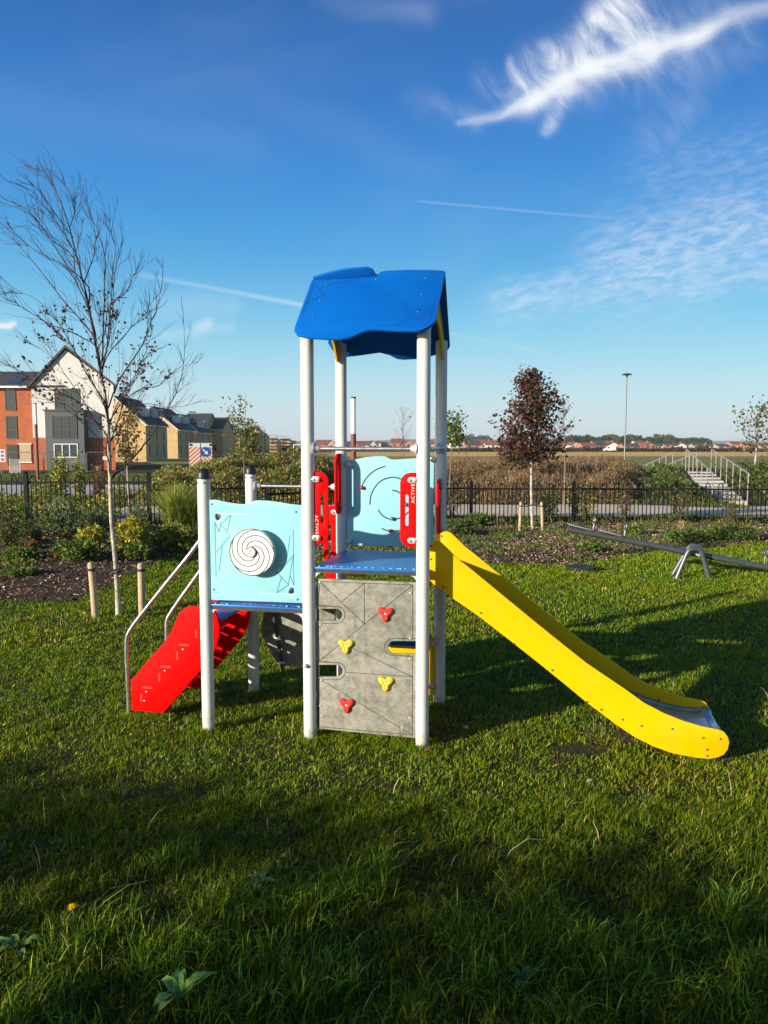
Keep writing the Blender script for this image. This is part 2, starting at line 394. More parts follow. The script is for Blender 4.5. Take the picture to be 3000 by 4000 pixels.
# ------------------------------------------------------------------ materials
def mat_base(name):
    m = bpy.data.materials.new(name); m.use_nodes = True; nt = m.node_tree
    return m, nt, nt.nodes['Principled BSDF']
def paint(name, col, rough=.45, metal=0, var=.08, vscale=9, bump=.0, bscale=400, coat=0, dirt=0, spec=.5, grime=0):
    m, nt, p = mat_base(name); L = nt.links
    tc = nt.nodes.new('ShaderNodeTexCoord')
    n = nt.nodes.new('ShaderNodeTexNoise'); n.inputs['Scale'].default_value = vscale; n.inputs['Detail'].default_value = 6; n.inputs['Roughness'].default_value = .65
    L.new(tc.outputs['Object'], n.inputs['Vector'])
    r = nt.nodes.new('ShaderNodeMapRange'); L.new(n.outputs[0], r.inputs[0]); r.inputs[1].default_value = .3; r.inputs[2].default_value = .7
    r.inputs[3].default_value = 1 - var; r.inputs[4].default_value = 1 + var
    mx = nt.nodes.new('ShaderNodeVectorMath'); mx.operation = 'SCALE'; mx.inputs[0].default_value = col[:3]; L.new(r.outputs[0], mx.inputs['Scale'])
    src = mx.outputs[0]
    if grime:
        n3 = nt.nodes.new('ShaderNodeTexNoise'); n3.inputs['Scale'].default_value = 2.6; n3.inputs['Detail'].default_value = 9; n3.inputs['Roughness'].default_value = .72
        mp = nt.nodes.new('ShaderNodeMapping'); mp.inputs['Scale'].default_value = (3, 3, .8)
        L.new(tc.outputs['Object'], mp.inputs[0]); L.new(mp.outputs[0], n3.inputs['Vector'])
        r3 = nt.nodes.new('ShaderNodeMapRange'); L.new(n3.outputs[0], r3.inputs[0]); r3.inputs[1].default_value = .5; r3.inputs[2].default_value = .8; r3.inputs[4].default_value = grime
        m3 = nt.nodes.new('ShaderNodeMix'); m3.data_type = 'RGBA'; L.new(r3.outputs[0], m3.inputs[0]); L.new(src, m3.inputs[6]); m3.inputs[7].default_value = (.22, .2, .15, 1)
        src = m3.outputs[2]
    L.new(src, p.inputs['Base Color'])
    rr = nt.nodes.new('ShaderNodeMapRange'); L.new(n.outputs[0], rr.inputs[0]); rr.inputs[3].default_value = max(rough - .12, .05); rr.inputs[4].default_value = min(rough + .12, 1)
    L.new(rr.outputs[0], p.inputs['Roughness'])
    p.inputs['Metallic'].default_value = metal; p.inputs['Specular IOR Level'].default_value = spec
    if coat: p.inputs['Coat Weight'].default_value = coat; p.inputs['Coat Roughness'].default_value = .15
    if bump:
        n2 = nt.nodes.new('ShaderNodeTexNoise'); n2.inputs['Scale'].default_value = bscale; n2.inputs['Detail'].default_value = 3; L.new(tc.outputs['Object'], n2.inputs['Vector'])
        b = nt.nodes.new('ShaderNodeBump'); b.inputs['Strength'].default_value = bump; b.inputs['Distance'].default_value = .002
        L.new(n2.outputs[0], b.inputs['Height']); L.new(b.outputs[0], p.inputs['Normal'])
    return m
def leafmat(name, trans=.35, rough=.55, spec=.25):
    m, nt, p = mat_base(name); L = nt.links
    a = nt.nodes.new('ShaderNodeAttribute'); a.attribute_name = 'Col'
    L.new(a.outputs['Color'], p.inputs['Base Color']); p.inputs['Roughness'].default_value = rough; p.inputs['Specular IOR Level'].default_value = spec
    t = nt.nodes.new('ShaderNodeBsdfTranslucent'); g = nt.nodes.new('ShaderNodeVectorMath'); g.operation = 'MULTIPLY'; g.inputs[1].default_value = (1.25, 1.2, .5)
    L.new(a.outputs['Color'], g.inputs[0]); L.new(g.outputs[0], t.inputs['Color'])
    mx = nt.nodes.new('ShaderNodeMixShader'); mx.inputs[0].default_value = trans
    L.new(p.outputs[0], mx.inputs[1]); L.new(t.outputs[0], mx.inputs[2]); L.new(mx.outputs[0], nt.nodes['Material Output'].inputs[0])
    return m
def ground_mat(name, c1, c2, c3, s1=.8, s2=14, bump=.6, bscale=60, rough=.95):
    m, nt, p = mat_base(name); L = nt.links
    tc = nt.nodes.new('ShaderNodeTexCoord')
    def nz(s, d=6):
        n = nt.nodes.new('ShaderNodeTexNoise'); n.inputs['Scale'].default_value = s; n.inputs['Detail'].default_value = d; n.inputs['Roughness'].default_value = .65
        L.new(tc.outputs['Object'], n.inputs['Vector']); return n.outputs[0]
    def mix(f, a, b, lo=.38, hi=.62):
        r = nt.nodes.new('ShaderNodeMapRange'); L.new(f, r.inputs[0]); r.inputs[1].default_value = lo; r.inputs[2].default_value = hi
        x = nt.nodes.new('ShaderNodeMix'); x.data_type = 'RGBA'; L.new(r.outputs[0], x.inputs[0])
        for k, c in ((6, a), (7, b)):
            if isinstance(c, tuple): x.inputs[k].default_value = (*c, 1)
            else: L.new(c, x.inputs[k])
        return x.outputs[2]
    c = mix(nz(s1), mix(nz(s2), c1, c2), c3, .45, .75)
    L.new(c, p.inputs['Base Color']); p.inputs['Roughness'].default_value = rough; p.inputs['Specular IOR Level'].default_value = .15
    b = nt.nodes.new('ShaderNodeBump'); b.inputs['Strength'].default_value = bump; b.inputs['Distance'].default_value = .02
    L.new(nz(bscale, 4), b.inputs['Height']); L.new(b.outputs[0], p.inputs['Normal'])
    return m
def brick(name, c1, c2, mortar, scale=1.0):
    m, nt, p = mat_base(name); L = nt.links
    tc = nt.nodes.new('ShaderNodeTexCoord'); mp = nt.nodes.new('ShaderNodeMapping'); mp.inputs['Rotation'].default_value = (pi / 2, 0, 0)
    sx = nt.nodes.new('ShaderNodeSeparateXYZ'); L.new(tc.outputs['Object'], sx.inputs[0])
    ad = nt.nodes.new('ShaderNodeMath'); ad.operation = 'ADD'; L.new(sx.outputs[0], ad.inputs[0]); L.new(sx.outputs[1], ad.inputs[1])
    cb = nt.nodes.new('ShaderNodeCombineXYZ'); L.new(ad.outputs[0], cb.inputs[0]); L.new(sx.outputs[2], cb.inputs[1])
    b = nt.nodes.new('ShaderNodeTexBrick'); b.inputs['Color1'].default_value = (*c1, 1); b.inputs['Color2'].default_value = (*c2, 1); b.inputs['Mortar'].default_value = (*mortar, 1)
    b.inputs['Scale'].default_value = 1.0; b.inputs['Brick Width'].default_value = .225 * scale; b.inputs['Row Height'].default_value = .075 * scale; b.inputs['Mortar Size'].default_value = .008 * scale
    L.new(cb.outputs[0], b.inputs['Vector'])
    n = nt.nodes.new('ShaderNodeTexNoise'); n.inputs['Scale'].default_value = 1.3; n.inputs['Detail'].default_value = 7; L.new(tc.outputs['Object'], n.inputs['Vector'])
    r = nt.nodes.new('ShaderNodeMapRange'); L.new(n.outputs[0], r.inputs[0]); r.inputs[3].default_value = .72; r.inputs[4].default_value = 1.3
    mm = nt.nodes.new('ShaderNodeVectorMath'); mm.operation = 'SCALE'; L.new(b.outputs['Color'], mm.inputs[0]); L.new(r.outputs[0], mm.inputs['Scale'])
    L.new(mm.outputs[0], p.inputs['Base Color']); p.inputs['Roughness'].default_value = .9
    return m
def tile(name, c, row=.3, rough=.75):
    m, nt, p = mat_base(name); L = nt.links
    tc = nt.nodes.new('ShaderNodeTexCoord'); sx = nt.nodes.new('ShaderNodeSeparateXYZ'); L.new(tc.outputs['Object'], sx.inputs[0])
    ad = nt.nodes.new('ShaderNodeMath'); ad.operation = 'ADD'; L.new(sx.outputs[0], ad.inputs[0]); L.new(sx.outputs[1], ad.inputs[1])
    cb = nt.nodes.new('ShaderNodeCombineXYZ'); L.new(ad.outputs[0], cb.inputs[0]); L.new(sx.outputs[2], cb.inputs[1])
    b = nt.nodes.new('ShaderNodeTexBrick'); b.inputs['Color1'].default_value = (*[k * .8 for k in c], 1); b.inputs['Color2'].default_value = (*[k * 1.25 for k in c], 1); b.inputs['Mortar'].default_value = (*[k * .35 for k in c], 1)
    b.inputs['Scale'].default_value = 1; b.inputs['Brick Width'].default_value = row; b.inputs['Row Height'].default_value = row * .75; b.inputs['Mortar Size'].default_value = row * .05
    L.new(cb.outputs[0], b.inputs['Vector']); L.new(b.outputs['Color'], p.inputs['Base Color']); p.inputs['Roughness'].default_value = rough
    return m
M = {}
M['post'] = paint('white_coated_post', (.66, .655, .62), .42, var=.04, bump=.25, bscale=350, grime=.18)
def muddy(m):
    nt = m.node_tree; L = nt.links; p = nt.nodes['Principled BSDF']; src = p.inputs['Base Color'].links[0].from_socket
    tc = nt.nodes.new('ShaderNodeTexCoord'); sx = nt.nodes.new('ShaderNodeSeparateXYZ'); L.new(tc.outputs['Object'], sx.inputs[0])
    n = nt.nodes.new('ShaderNodeTexNoise'); n.inputs['Scale'].default_value = 28; n.inputs['Detail'].default_value = 6; L.new(tc.outputs['Object'], n.inputs['Vector'])
    a = nt.nodes.new('ShaderNodeMath'); a.operation = 'MULTIPLY_ADD'; L.new(n.outputs[0], a.inputs[0]); a.inputs[1].default_value = -.22; L.new(sx.outputs[2], a.inputs[2])
    r = nt.nodes.new('ShaderNodeMapRange'); L.new(a.outputs[0], r.inputs[0]); r.inputs[1].default_value = -.13; r.inputs[2].default_value = -.05; r.inputs[3].default_value = .6; r.inputs[4].default_value = 0
    x = nt.nodes.new('ShaderNodeMix'); x.data_type = 'RGBA'; L.new(r.outputs[0], x.inputs[0]); L.new(src, x.inputs[6]); x.inputs[7].default_value = (.2, .15, .07, 1); L.new(x.outputs[2], p.inputs['Base Color'])
muddy(M['post'])
M['blackcap'] = paint('black_rubber', (.012, .012, .013), .45)
M['blue'] = paint('blue_panel', (.0, .115, .47), .42, var=.04, bump=.12, bscale=500, spec=.3)
M['bluegroove'] = paint('blue_groove', (.0, .05, .32), .6)
M['cyan'] = paint('pale_turquoise_panel', (.27, .58, .63), .5, var=.03, bump=.15, bscale=500, grime=.05, spec=.2)
M['cyangroove'] = paint('turquoise_groove', (.02, .22, .28), .6)
M['cyanpale'] = paint('turquoise_bevel', (.62, .86, .88), .5)
M['white'] = paint('white_panel', (.74, .74, .70), .4, var=.03)
M['groove'] = paint('dark_groove', (.05, .045, .04), .8)
M['red'] = paint('red_panel', (.72, .0, .0), .6, var=.05, bump=.12, bscale=500, spec=.08)
M['redpale'] = paint('red_slot_edge', (.42, .07, .04), .6)
M['slidebed'] = paint('scuffed_steel', (.55, .55, .54), .3, metal=.85, var=.2, vscale=12, grime=.25)
M['yellow'] = paint('yellow_panel', (.84, .455, .0), .5, var=.03, bump=.12, bscale=450, spec=.12, grime=.13)
M['steel'] = paint('brushed_steel', (.62, .61, .58), .32, metal=.9, var=.08, vscale=30)
M['galv'] = paint('galvanised_steel', (.15, .155, .16), .42, metal=.6, var=.15, vscale=22)
M['alloy'] = paint('cast_alloy', (.62, .61, .58), .42, metal=.45, var=.08, vscale=40)
M['beadred'] = paint('red_bead', (.5, .01, .025), .25, coat=.5)
M['beadblue'] = paint('blue_bead', (.01, .2, .35), .25, coat=.5)
M['holdred'] = paint('red_resin', (.58, .025, .015), .75, var=.2, vscale=60, bump=1.0, bscale=160)
M['holdyel'] = paint('yellow_resin', (.68, .5, .02), .7, var=.15, vscale=60, bump=1.0, bscale=160)
M['darkmetal'] = paint('dark_metal', (.05, .05, .055), .5, metal=.3)
M['fence'] = paint('black_fence_paint', (.007, .006, .006), .6, spec=.2)
M['wood'] = paint('peeled_softwood', (.46, .34, .21), .8, var=.25, vscale=20, bump=.4, bscale=80)
M['rubber'] = paint('rubber_strap', (.02, .018, .016), .7)
M['leaf'] = leafmat('leaf'); M['dry'] = leafmat('dry_stem', .2, .8, .1); M['grass'] = leafmat('grass_blade', .25, .42, .16); M['pur'] = leafmat('purple_leaf', .2, .5, .2)
M['bark'] = paint('grey_bark', (.16, .13, .11), .9, var=.35, vscale=25, bump=.8, bscale=60)
M['twig'] = paint('brown_twig', (.075, .042, .034), .8, var=.3, vscale=15)
M['glass'] = paint('window_glass', (.035, .045, .055), .12, var=.1, vscale=1, spec=.8)
M['frame'] = paint('grey_window_frame', (.045, .05, .055), .5)
M['wframe'] = paint('white_window_frame', (.7, .7, .68), .5)
M['render'] = paint('white_render', (.6, .585, .555), .9, var=.06, vscale=1.2, grime=.12)
M['clad'] = paint('grey_cladding', (.075, .085, .09), .7, var=.15, vscale=3)
M['redbrick'] = brick('red_brick', (.5, .10, .022), (.36, .075, .02), (.3, .17, .1))
M['ybrick'] = brick('buff_brick', (.62, .40, .16), (.5, .31, .12), (.5, .4, .25))
M['orbrick'] = brick('orange_brick', (.5, .15, .07), (.42, .12, .06), (.4, .3, .2), 2)
M['slate'] = tile('grey_slate', (.055, .055, .058)); M['pantile'] = tile('red_pantile', (.26, .075, .045), .4); M['brtile'] = tile('brown_tile', (.11, .055, .045), .4)
M['mulchchip'] = leafmat('bark_chip', .0, .9, .1)
M['concrete_step'] = paint('step_concrete', (.38, .35, .3), .85, var=.12, vscale=8, bump=.3, bscale=60)
M['black'] = paint('black_board', (.01, .01, .012), .5)
def board_mat():
    m = ground_mat('concrete_print_board', (.30, .29, .24), (.17, .165, .14), (.36, .345, .28), s1=7, s2=26, bump=.15, bscale=200, rough=.6)
    return m
M['board'] = board_mat()
def tread_mat():
    m, nt, p = mat_base('blue_tread_plate'); L = nt.links
    p.inputs['Base Color'].default_value = (.012, .12, .46, 1); p.inputs['Roughness'].default_value = .42; p.inputs['Metallic'].default_value = .0
    tc = nt.nodes.new('ShaderNodeTexCoord'); vo = nt.nodes.new('ShaderNodeTexVoronoi'); mp = nt.nodes.new('ShaderNodeMapping')
    mp.inputs['Scale'].default_value = (26, 60, 1); mp.inputs['Rotation'].default_value = (0, 0, .0); vo.inputs['Scale'].default_value = 1; vo.inputs['Randomness'].default_value = .0
    mp2 = nt.nodes.new('ShaderNodeMapping'); mp2.inputs['Rotation'].default_value = (0, 0, .5)
    L.new(tc.outputs['Object'], mp2.inputs[0]); L.new(mp2.outputs[0], mp.inputs[0]); L.new(mp.outputs[0], vo.inputs['Vector'])
    r = nt.nodes.new('ShaderNodeMapRange'); L.new(vo.outputs['Distance'], r.inputs[0]); r.inputs[1].default_value = .25; r.inputs[2].default_value = .42
    x = nt.nodes.new('ShaderNodeMix'); x.data_type = 'RGBA'; L.new(r.outputs[0], x.inputs[0]); x.inputs[6].default_value = (.09, .46, .95, 1); x.inputs[7].default_value = (.008, .1, .36, 1)
    L.new(x.outputs[2], p.inputs['Base Color'])
    b = nt.nodes.new('ShaderNodeBump'); b.invert = True; b.inputs['Strength'].default_value = .8; b.inputs['Distance'].default_value = .003
    L.new(r.outputs[0], b.inputs['Height']); L.new(b.outputs[0], p.inputs['Normal'])
    return m
M['tread'] = tread_mat()
M['blueplain'] = paint('blue_steel', (.02, .17, .5), .35, metal=.2, var=.05)

# ------------------------------------------------------------------ ground and surfaces
M['soil'] = ground_mat('lawn_soil', (.035, .034, .014), (.06, .045, .02), (.04, .05, .014))
def in_poly(x, y, poly):
    x = np.asarray(x); y = np.asarray(y); r = np.zeros(x.shape, bool); n = len(poly)
    for i in range(n):
        (xa, ya), (xb, yb) = poly[i], poly[(i + 1) % n]
        c = ((ya > y) != (yb > y)) & (x < (xb - xa) * (y - ya) / (yb - ya + 1e-12) + xa)
        r ^= c
    return r
def build_ground():
    xs = np.unique(np.concatenate([np.arange(-12, 24, .4), np.arange(-60, -12, 3), np.arange(24, 80, 3), np.array([-2500, -1500, -900, -600, -400, -300, -200, -150, -100, -80, 100, 130, 170, 220, 300, 400, 600, 900, 1500, 2500])]))
    ys = np.unique(np.concatenate([np.arange(-4, 50, .4), np.arange(50, 120, 4), np.array([-2500, -800, -300, -100, -40, -20, -12, -8, 140, 170, 200, 240, 280, 320, 360, 400, 450, 500, 600, 800, 1200, 2000, 4000])]))
    Xg, Yg = np.meshgrid(xs, ys); Zg = terr(Xg, Yg)
    V = np.stack([Xg.ravel(), Yg.ravel(), Zg.ravel()], 1); nx = len(xs); ny = len(ys)
    i, j = np.meshgrid(np.arange(nx - 1), np.arange(ny - 1)); a = (j * nx + i).ravel()
    Q = np.stack([a, a + 1, a + nx + 1, a + nx], 1)
    o = link('ground', from_arrays('ground', V, Q), M['soil'], None, 180); tag(o, kind='structure')
build_ground()
def sheet(name, poly, mat, lift, step=.25, kind='structure', thick=.0):
    """grid draped on the terrain, cut to a polygon"""
    px = [p[0] for p in poly]; py = [p[1] for p in poly]
    bm = bmesh.new(); vs = [bm.verts.new((x, y, 0)) for x, y in poly]; bm.faces.new(vs)
    for ax, lo, hi in ((0, min(px), max(px)), (1, min(py), max(py))):
        k = math.floor(lo / step) + 1
        while k * step < hi:
            co = [0, 0, 0]; co[ax] = k * step; no = [0, 0, 0]; no[ax] = 1
            bmesh.ops.bisect_plane(bm, geom=bm.verts[:] + bm.edges[:] + bm.faces[:], plane_co=co, plane_no=no, dist=1e-5); k += 1
    for v in bm.verts: v.co.z = float(terr(v.co.x, v.co.y)) + lift
    bmesh.ops.recalc_face_normals(bm, faces=bm.faces)
    for f in bm.faces:
        if f.normal.z < 0: f.normal_flip()
    me = bpy.data.meshes.new(name); bm.to_mesh(me); bm.free()
    return tag(link(name, me, mat, None, 180), kind=kind)
FENCE = [(-13.3, 14.15), (-11.1, 14.15), (-8.85, 14.15), (-6.6, 14.15), (-4.34, 14.15), (-2.3, 15.0), (-.25, 16.2), (1.97, 17.3), (4.26, 17.2), (6.45, 16.95), (8.7, 16.7), (10.9, 16.4), (13.1, 16.1)]
BED = [G(*z6(-500, 1120)), G(*z6(0, 1135)), G(*z6(350, 1150)), G(*z6(640, 1125)), G(*z6(700, 1060)), G(*z6(850, 1040)), G(*z6(1020, 920)), G(*z6(1200, 850)), G(*z6(1400, 785)), G(*z6(1560, 745)),
       G(1000, 2175), G(1300, 2190), G(1600, 2205), G(1900, 2203), G(2200, 2210), G(2345, 2191), G(2490, 2167), G(2585, 2152), G(2682, 2142), G(2827, 2138), G(3000, 2123), (9.5, 12.6), (13.0, 13.4)]
BED = BED + list(reversed([(x, y - .05) for x, y in FENCE]))
BED = catmull(BED[:22], 3) + BED[22:]
M['mulch'] = ground_mat('bark_mulch', (.09, .055, .035), (.05, .032, .022), (.14, .09, .06), s1=3, s2=60, bump=1.0, bscale=90)
sheet('mulch_bed', BED, M['mulch'], .012)
M['path'] = ground_mat('pale_path', (.74, .60, .42), (.64, .52, .37), (.8, .66, .47), s1=.6, s2=8, bump=.2, bscale=120, rough=.9)
M['road'] = ground_mat('pale_road', (.52, .47, .41), (.46, .41, .36), (.58, .52, .45), s1=.3, s2=4, bump=.1, bscale=60, rough=.85)
PATH = [(-22, 16.0), (-8, 16.3), (0, 17.9), (9, 17.9), (14, 17.5), (24, 16.8), (24, 21.4), (15.5, 21.8), (13.6, 24.8), (11.6, 24.9), (10.9, 22.2), (0, 22.3), (-8, 21.4), (-22, 20.8)]
sheet('footpath', PATH, M['path'], .02, .5)
sheet('road', [(-60, 24.8), (-6, 26.2), (-4, 37.5), (-60, 35.5)], M['road'], .02, 1.0)
M['field'] = ground_mat('stubble_field', (.78, .45, .12), (.68, .39, .1), (.62, .42, .15), s1=.02, s2=.3, bump=.3, bscale=4)
sheet('stubble_field', [(-60, 168), (320, 168), (420, 266), (-120, 266)], M['field'], .06, 20)
M['rough'] = ground_mat('rough_grassland', (.24, .21, .06), (.17, .18, .05), (.32, .25, .08), s1=.08, s2=1.2, bump=.5, bscale=6)
sheet('rough_grassland', [(-3, 38), (60, 38), (160, 172), (-60, 172)], M['rough'], .05, 4)

# grass
LAWN_X = lambda y: .56 * y + 1.1
def lawn_pts(n, y0, y1, rng):
    # uniform in the wedge
    y = np.sqrt(rng.uniform(0, 1, n * 2) * (y1 ** 2 - y0 ** 2) + y0 ** 2); x = rng.uniform(-1, 1, n * 2) * LAWN_X(y)
    k = ~in_poly(x, y, BED); x, y = x[k][:n], y[k][:n]
    return x, y
def grass():
    Vs = []
    cols = [(.13, .225, .007), (.18, .265, .009), (.085, .17, .009), (.29, .28, .02), (.56, .47, .2)]
    for (n, y0, y1, h0, w0) in ((125000, 1.2, 3.4, .040, .0031), (175000, 3.2, 6.0, .028, .0038), (140000, 5.8, 9.6, .032, .006), (75000, 9.2, 14.5, .042, .010)):
        x, y = lawn_pts(n, y0, y1, RNG); n = len(x)
        pn = wob(x, y, 1.1, 2.0); pn2 = wob(x, y, 4.0, 5.0); cl = wob(x, y, 13.0, 1.0)
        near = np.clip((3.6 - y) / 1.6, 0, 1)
        h = h0 * (1 + .35 * pn2 + .3 * cl) * RNG.uniform(.5, 1.35, n) * (1 + .35 * near * np.maximum(pn2 + .3, 0))
        near_shade = 1 - .42 * np.clip((3.7 - y) / .9, 0, 1)  # foreground shade painted in: nearest blades get a darker colour
        bare = (np.hypot((x - 1.07) / .16, (y - 4.0) / .09) < 1 + .3 * cl) | (np.hypot((x - .42) / .07, (y - 2.96) / .06) < 1)
        h = np.where(bare, h * .25, h)
        z = terr(x, y)
        c = palette(n, cols, [4, 4, 4, .9, .22], .28)
        warm = np.clip(.5 + .6 * pn, 0, 1)[:, None]
        c = c * (1 + warm * np.array([[.42, .12, 0.0]]) * (1 - .2 * near[:, None]))
        c = c * near_shade[:, None]
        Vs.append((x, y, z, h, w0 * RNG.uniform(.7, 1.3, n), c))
    # tall tufts close to the viewer
    tx = []; ty = []; th = []
    tufts = [G(*p) for p in ((1740, 3640), (1850, 3690), (2000, 3800), (1900, 3880), (2330, 3720), (2450, 3830), (2650, 3900), (2900, 3960), (1000, 3560), (1320, 3480), (1150, 3900), (1300, 3850), (620, 3800), (430, 3650), (250, 3750), (650, 3720), (120, 3950), (2950, 3830), (2200, 4000), (1600, 3980), (1400, 3500), (1480, 3420), (2100, 3660), (2560, 3700), (1060, 3780), (820, 3740), (900, 3960))]
    tufts += [(RNG.uniform(-1.6, 1.6), RNG.uniform(1.5, 2.9)) for _ in range(30)]
    for cx, cy in tufts:
        k = 240; tx.append(RNG.normal(cx, .055, k)); ty.append(RNG.normal(cy, .05, k)); th.append(RNG.uniform(.05, .115, k))
    x = np.concatenate(tx); y = np.concatenate(ty); h = np.concatenate(th); n = len(x)
    Vs.append((x, y, terr(x, y), h, RNG.uniform(.0026, .0042, n), palette(n, [(.11, .19, .011), (.08, .145, .011), (.2, .27, .018)], None, .45)))
    # grass hugging the feet of posts, stairs and rails
    fx = []; fy = []
    for a, b, r in FEET:
        q = vO + vA * a + vB * b; k = 420; t = RNG.uniform(0, 2 * pi, k); rr = r + np.abs(RNG.normal(0, .025, k))
        fx.append(q[0] + np.cos(t) * rr); fy.append(q[1] + np.sin(t) * rr)
    x = np.concatenate(fx); y = np.concatenate(fy); n = len(x)
    Vs.append((x, y, terr(x, y), RNG.uniform(.02, .05, n), RNG.uniform(.0025, .004, n), palette(n, cols[:4], None, .2)))
    # straw coloured stray stems
    n = 260; x, y = lawn_pts(n, 1.6, 7, RNG); n = len(x)
    Vs.append((x, y, terr(x, y), RNG.uniform(.06, .16, n), np.full(n, .0028), palette(n, [(.5, .45, .3)], None, .2)))
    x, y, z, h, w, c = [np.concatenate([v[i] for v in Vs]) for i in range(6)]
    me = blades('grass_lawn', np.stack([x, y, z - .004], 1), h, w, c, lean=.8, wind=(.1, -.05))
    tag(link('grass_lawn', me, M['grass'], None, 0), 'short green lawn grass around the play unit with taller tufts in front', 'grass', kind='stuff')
FEET = [(0, 0, .037), (SF, 0, .037), (SF, SD, .037), (0, SD, .037), (-SL, 0, .037), (-SL, SD, .037), (-1.16, .12, .02), (-1.1, .12, .03), (-1.05, .12, .03), (-1.0, .12, .03), (-.95, .12, .03), (2.06, .14, .02), (-1.12, .64, .02), (.2, .02, .02), (.35, .02, .02), (.5, .02, .02)]
grass()
def rough_veg():
    # green grass on the bank by the steps and strips either side of the path
    n = 60000; x = RNG.uniform(-14, 22, n); y = RNG.uniform(21.6, 42, n)
    x2 = RNG.uniform(-20, 22, 26000); y2 = RNG.uniform(16.6, 17.8, 26000)
    x3 = RNG.uniform(-40, -2, 30000); y3 = RNG.uniform(37.5, 62, 30000)
    x4 = RNG.uniform(-22, -3, 16000); y4 = RNG.uniform(21.2, 25.5, 16000)
    x = np.concatenate([x, x2, x3, x4]); y = np.concatenate([y, y2, y3, y4])
    k = ~in_poly(x, y, PATH) & ~in_poly(x, y, BED) & ~in_poly(x, y, [(-60, 24.8), (-6, 26.2), (-4, 37.5), (-60, 35.5)]) & ~in_poly(x, y, STEPZ)
    x, y = x[k], y[k]; n = len(x)
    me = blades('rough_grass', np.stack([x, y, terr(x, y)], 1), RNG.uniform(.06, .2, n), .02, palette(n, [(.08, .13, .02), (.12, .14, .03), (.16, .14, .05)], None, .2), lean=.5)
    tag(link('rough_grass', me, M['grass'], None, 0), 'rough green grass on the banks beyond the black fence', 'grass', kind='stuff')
STEPZ = [(10.6, 24.5), (12.3, 24.5), (15.5, 36.5), (14.0, 36.5)]
rough_veg()
def chips():
    n = 70000
    x = RNG.uniform(-9, 10, n * 3); y = RNG.uniform(7.3, 17, n * 3); k = in_poly(x, y, BED) & (np.abs(x) < .6 * y + 1.5); x, y = x[k][:n], y[k][:n]; n = len(x)
    P = np.stack([x, y, terr(x, y) + .018], 1)
    d = RNG.normal(size=(n, 3)); d[:, 2] *= .25
    me = leaves('bark_chips', P, RNG.uniform(.018, .05, n), palette(n, [(.2, .13, .09), (.1, .065, .045), (.55, .43, .33), (.3, .2, .14)], [4, 4, .9, 3], .3), aspect=.45, up=0, fold=.05, dirs=d)
    tag(link('bark_chips', me, M['mulchchip'], None, 0), 'brown bark chip mulch covering the planting bed', 'bark mulch', kind='stuff')
    # low weedy ground cover on the bed
    cx = RNG.uniform(-9, 10, 1000); cy = RNG.uniform(8.5, 17, 1000)
    k = in_poly(cx, cy, BED) & ((cx > -1.5) | (cy > 9.4)) & (wob(cx, cy, .8, 4) > -.25); cx, cy = cx[k], cy[k]
    m = 85; x = np.repeat(cx, m) + RNG.normal(0, .14, len(cx) * m); y = np.repeat(cy, m) + RNG.normal(0, .14, len(cx) * m); n = len(x)
    r = np.hypot(x - np.repeat(cx, m), y - np.repeat(cy, m)); hh = np.repeat(RNG.uniform(.08, .24, len(cx)), m)
    kk = in_poly(x, y, BED); 
    P = np.stack([x, y, terr(x, y) + hh * np.exp(-(r / .2) ** 2) * RNG.uniform(0, 1, n)], 1)[kk]; n = len(P)
    base = palette(len(cx), [(.13, .2, .04), (.18, .22, .04), (.1, .15, .03), (.22, .2, .06)], None, .15)
    c = np.repeat(base, m, 0)[kk] * (1 + RNG.normal(0, .22, (n, 1)))
    me = leaves('ground_cover', P, RNG.uniform(.03, .062, n), np.clip(c, .01, 1), aspect=.45, up=.4)
    tag(link('ground_cover', me, M['leaf'], None, 0), 'low leafy weeds creeping over the bark mulch bed', 'ground cover', kind='stuff')
chips()

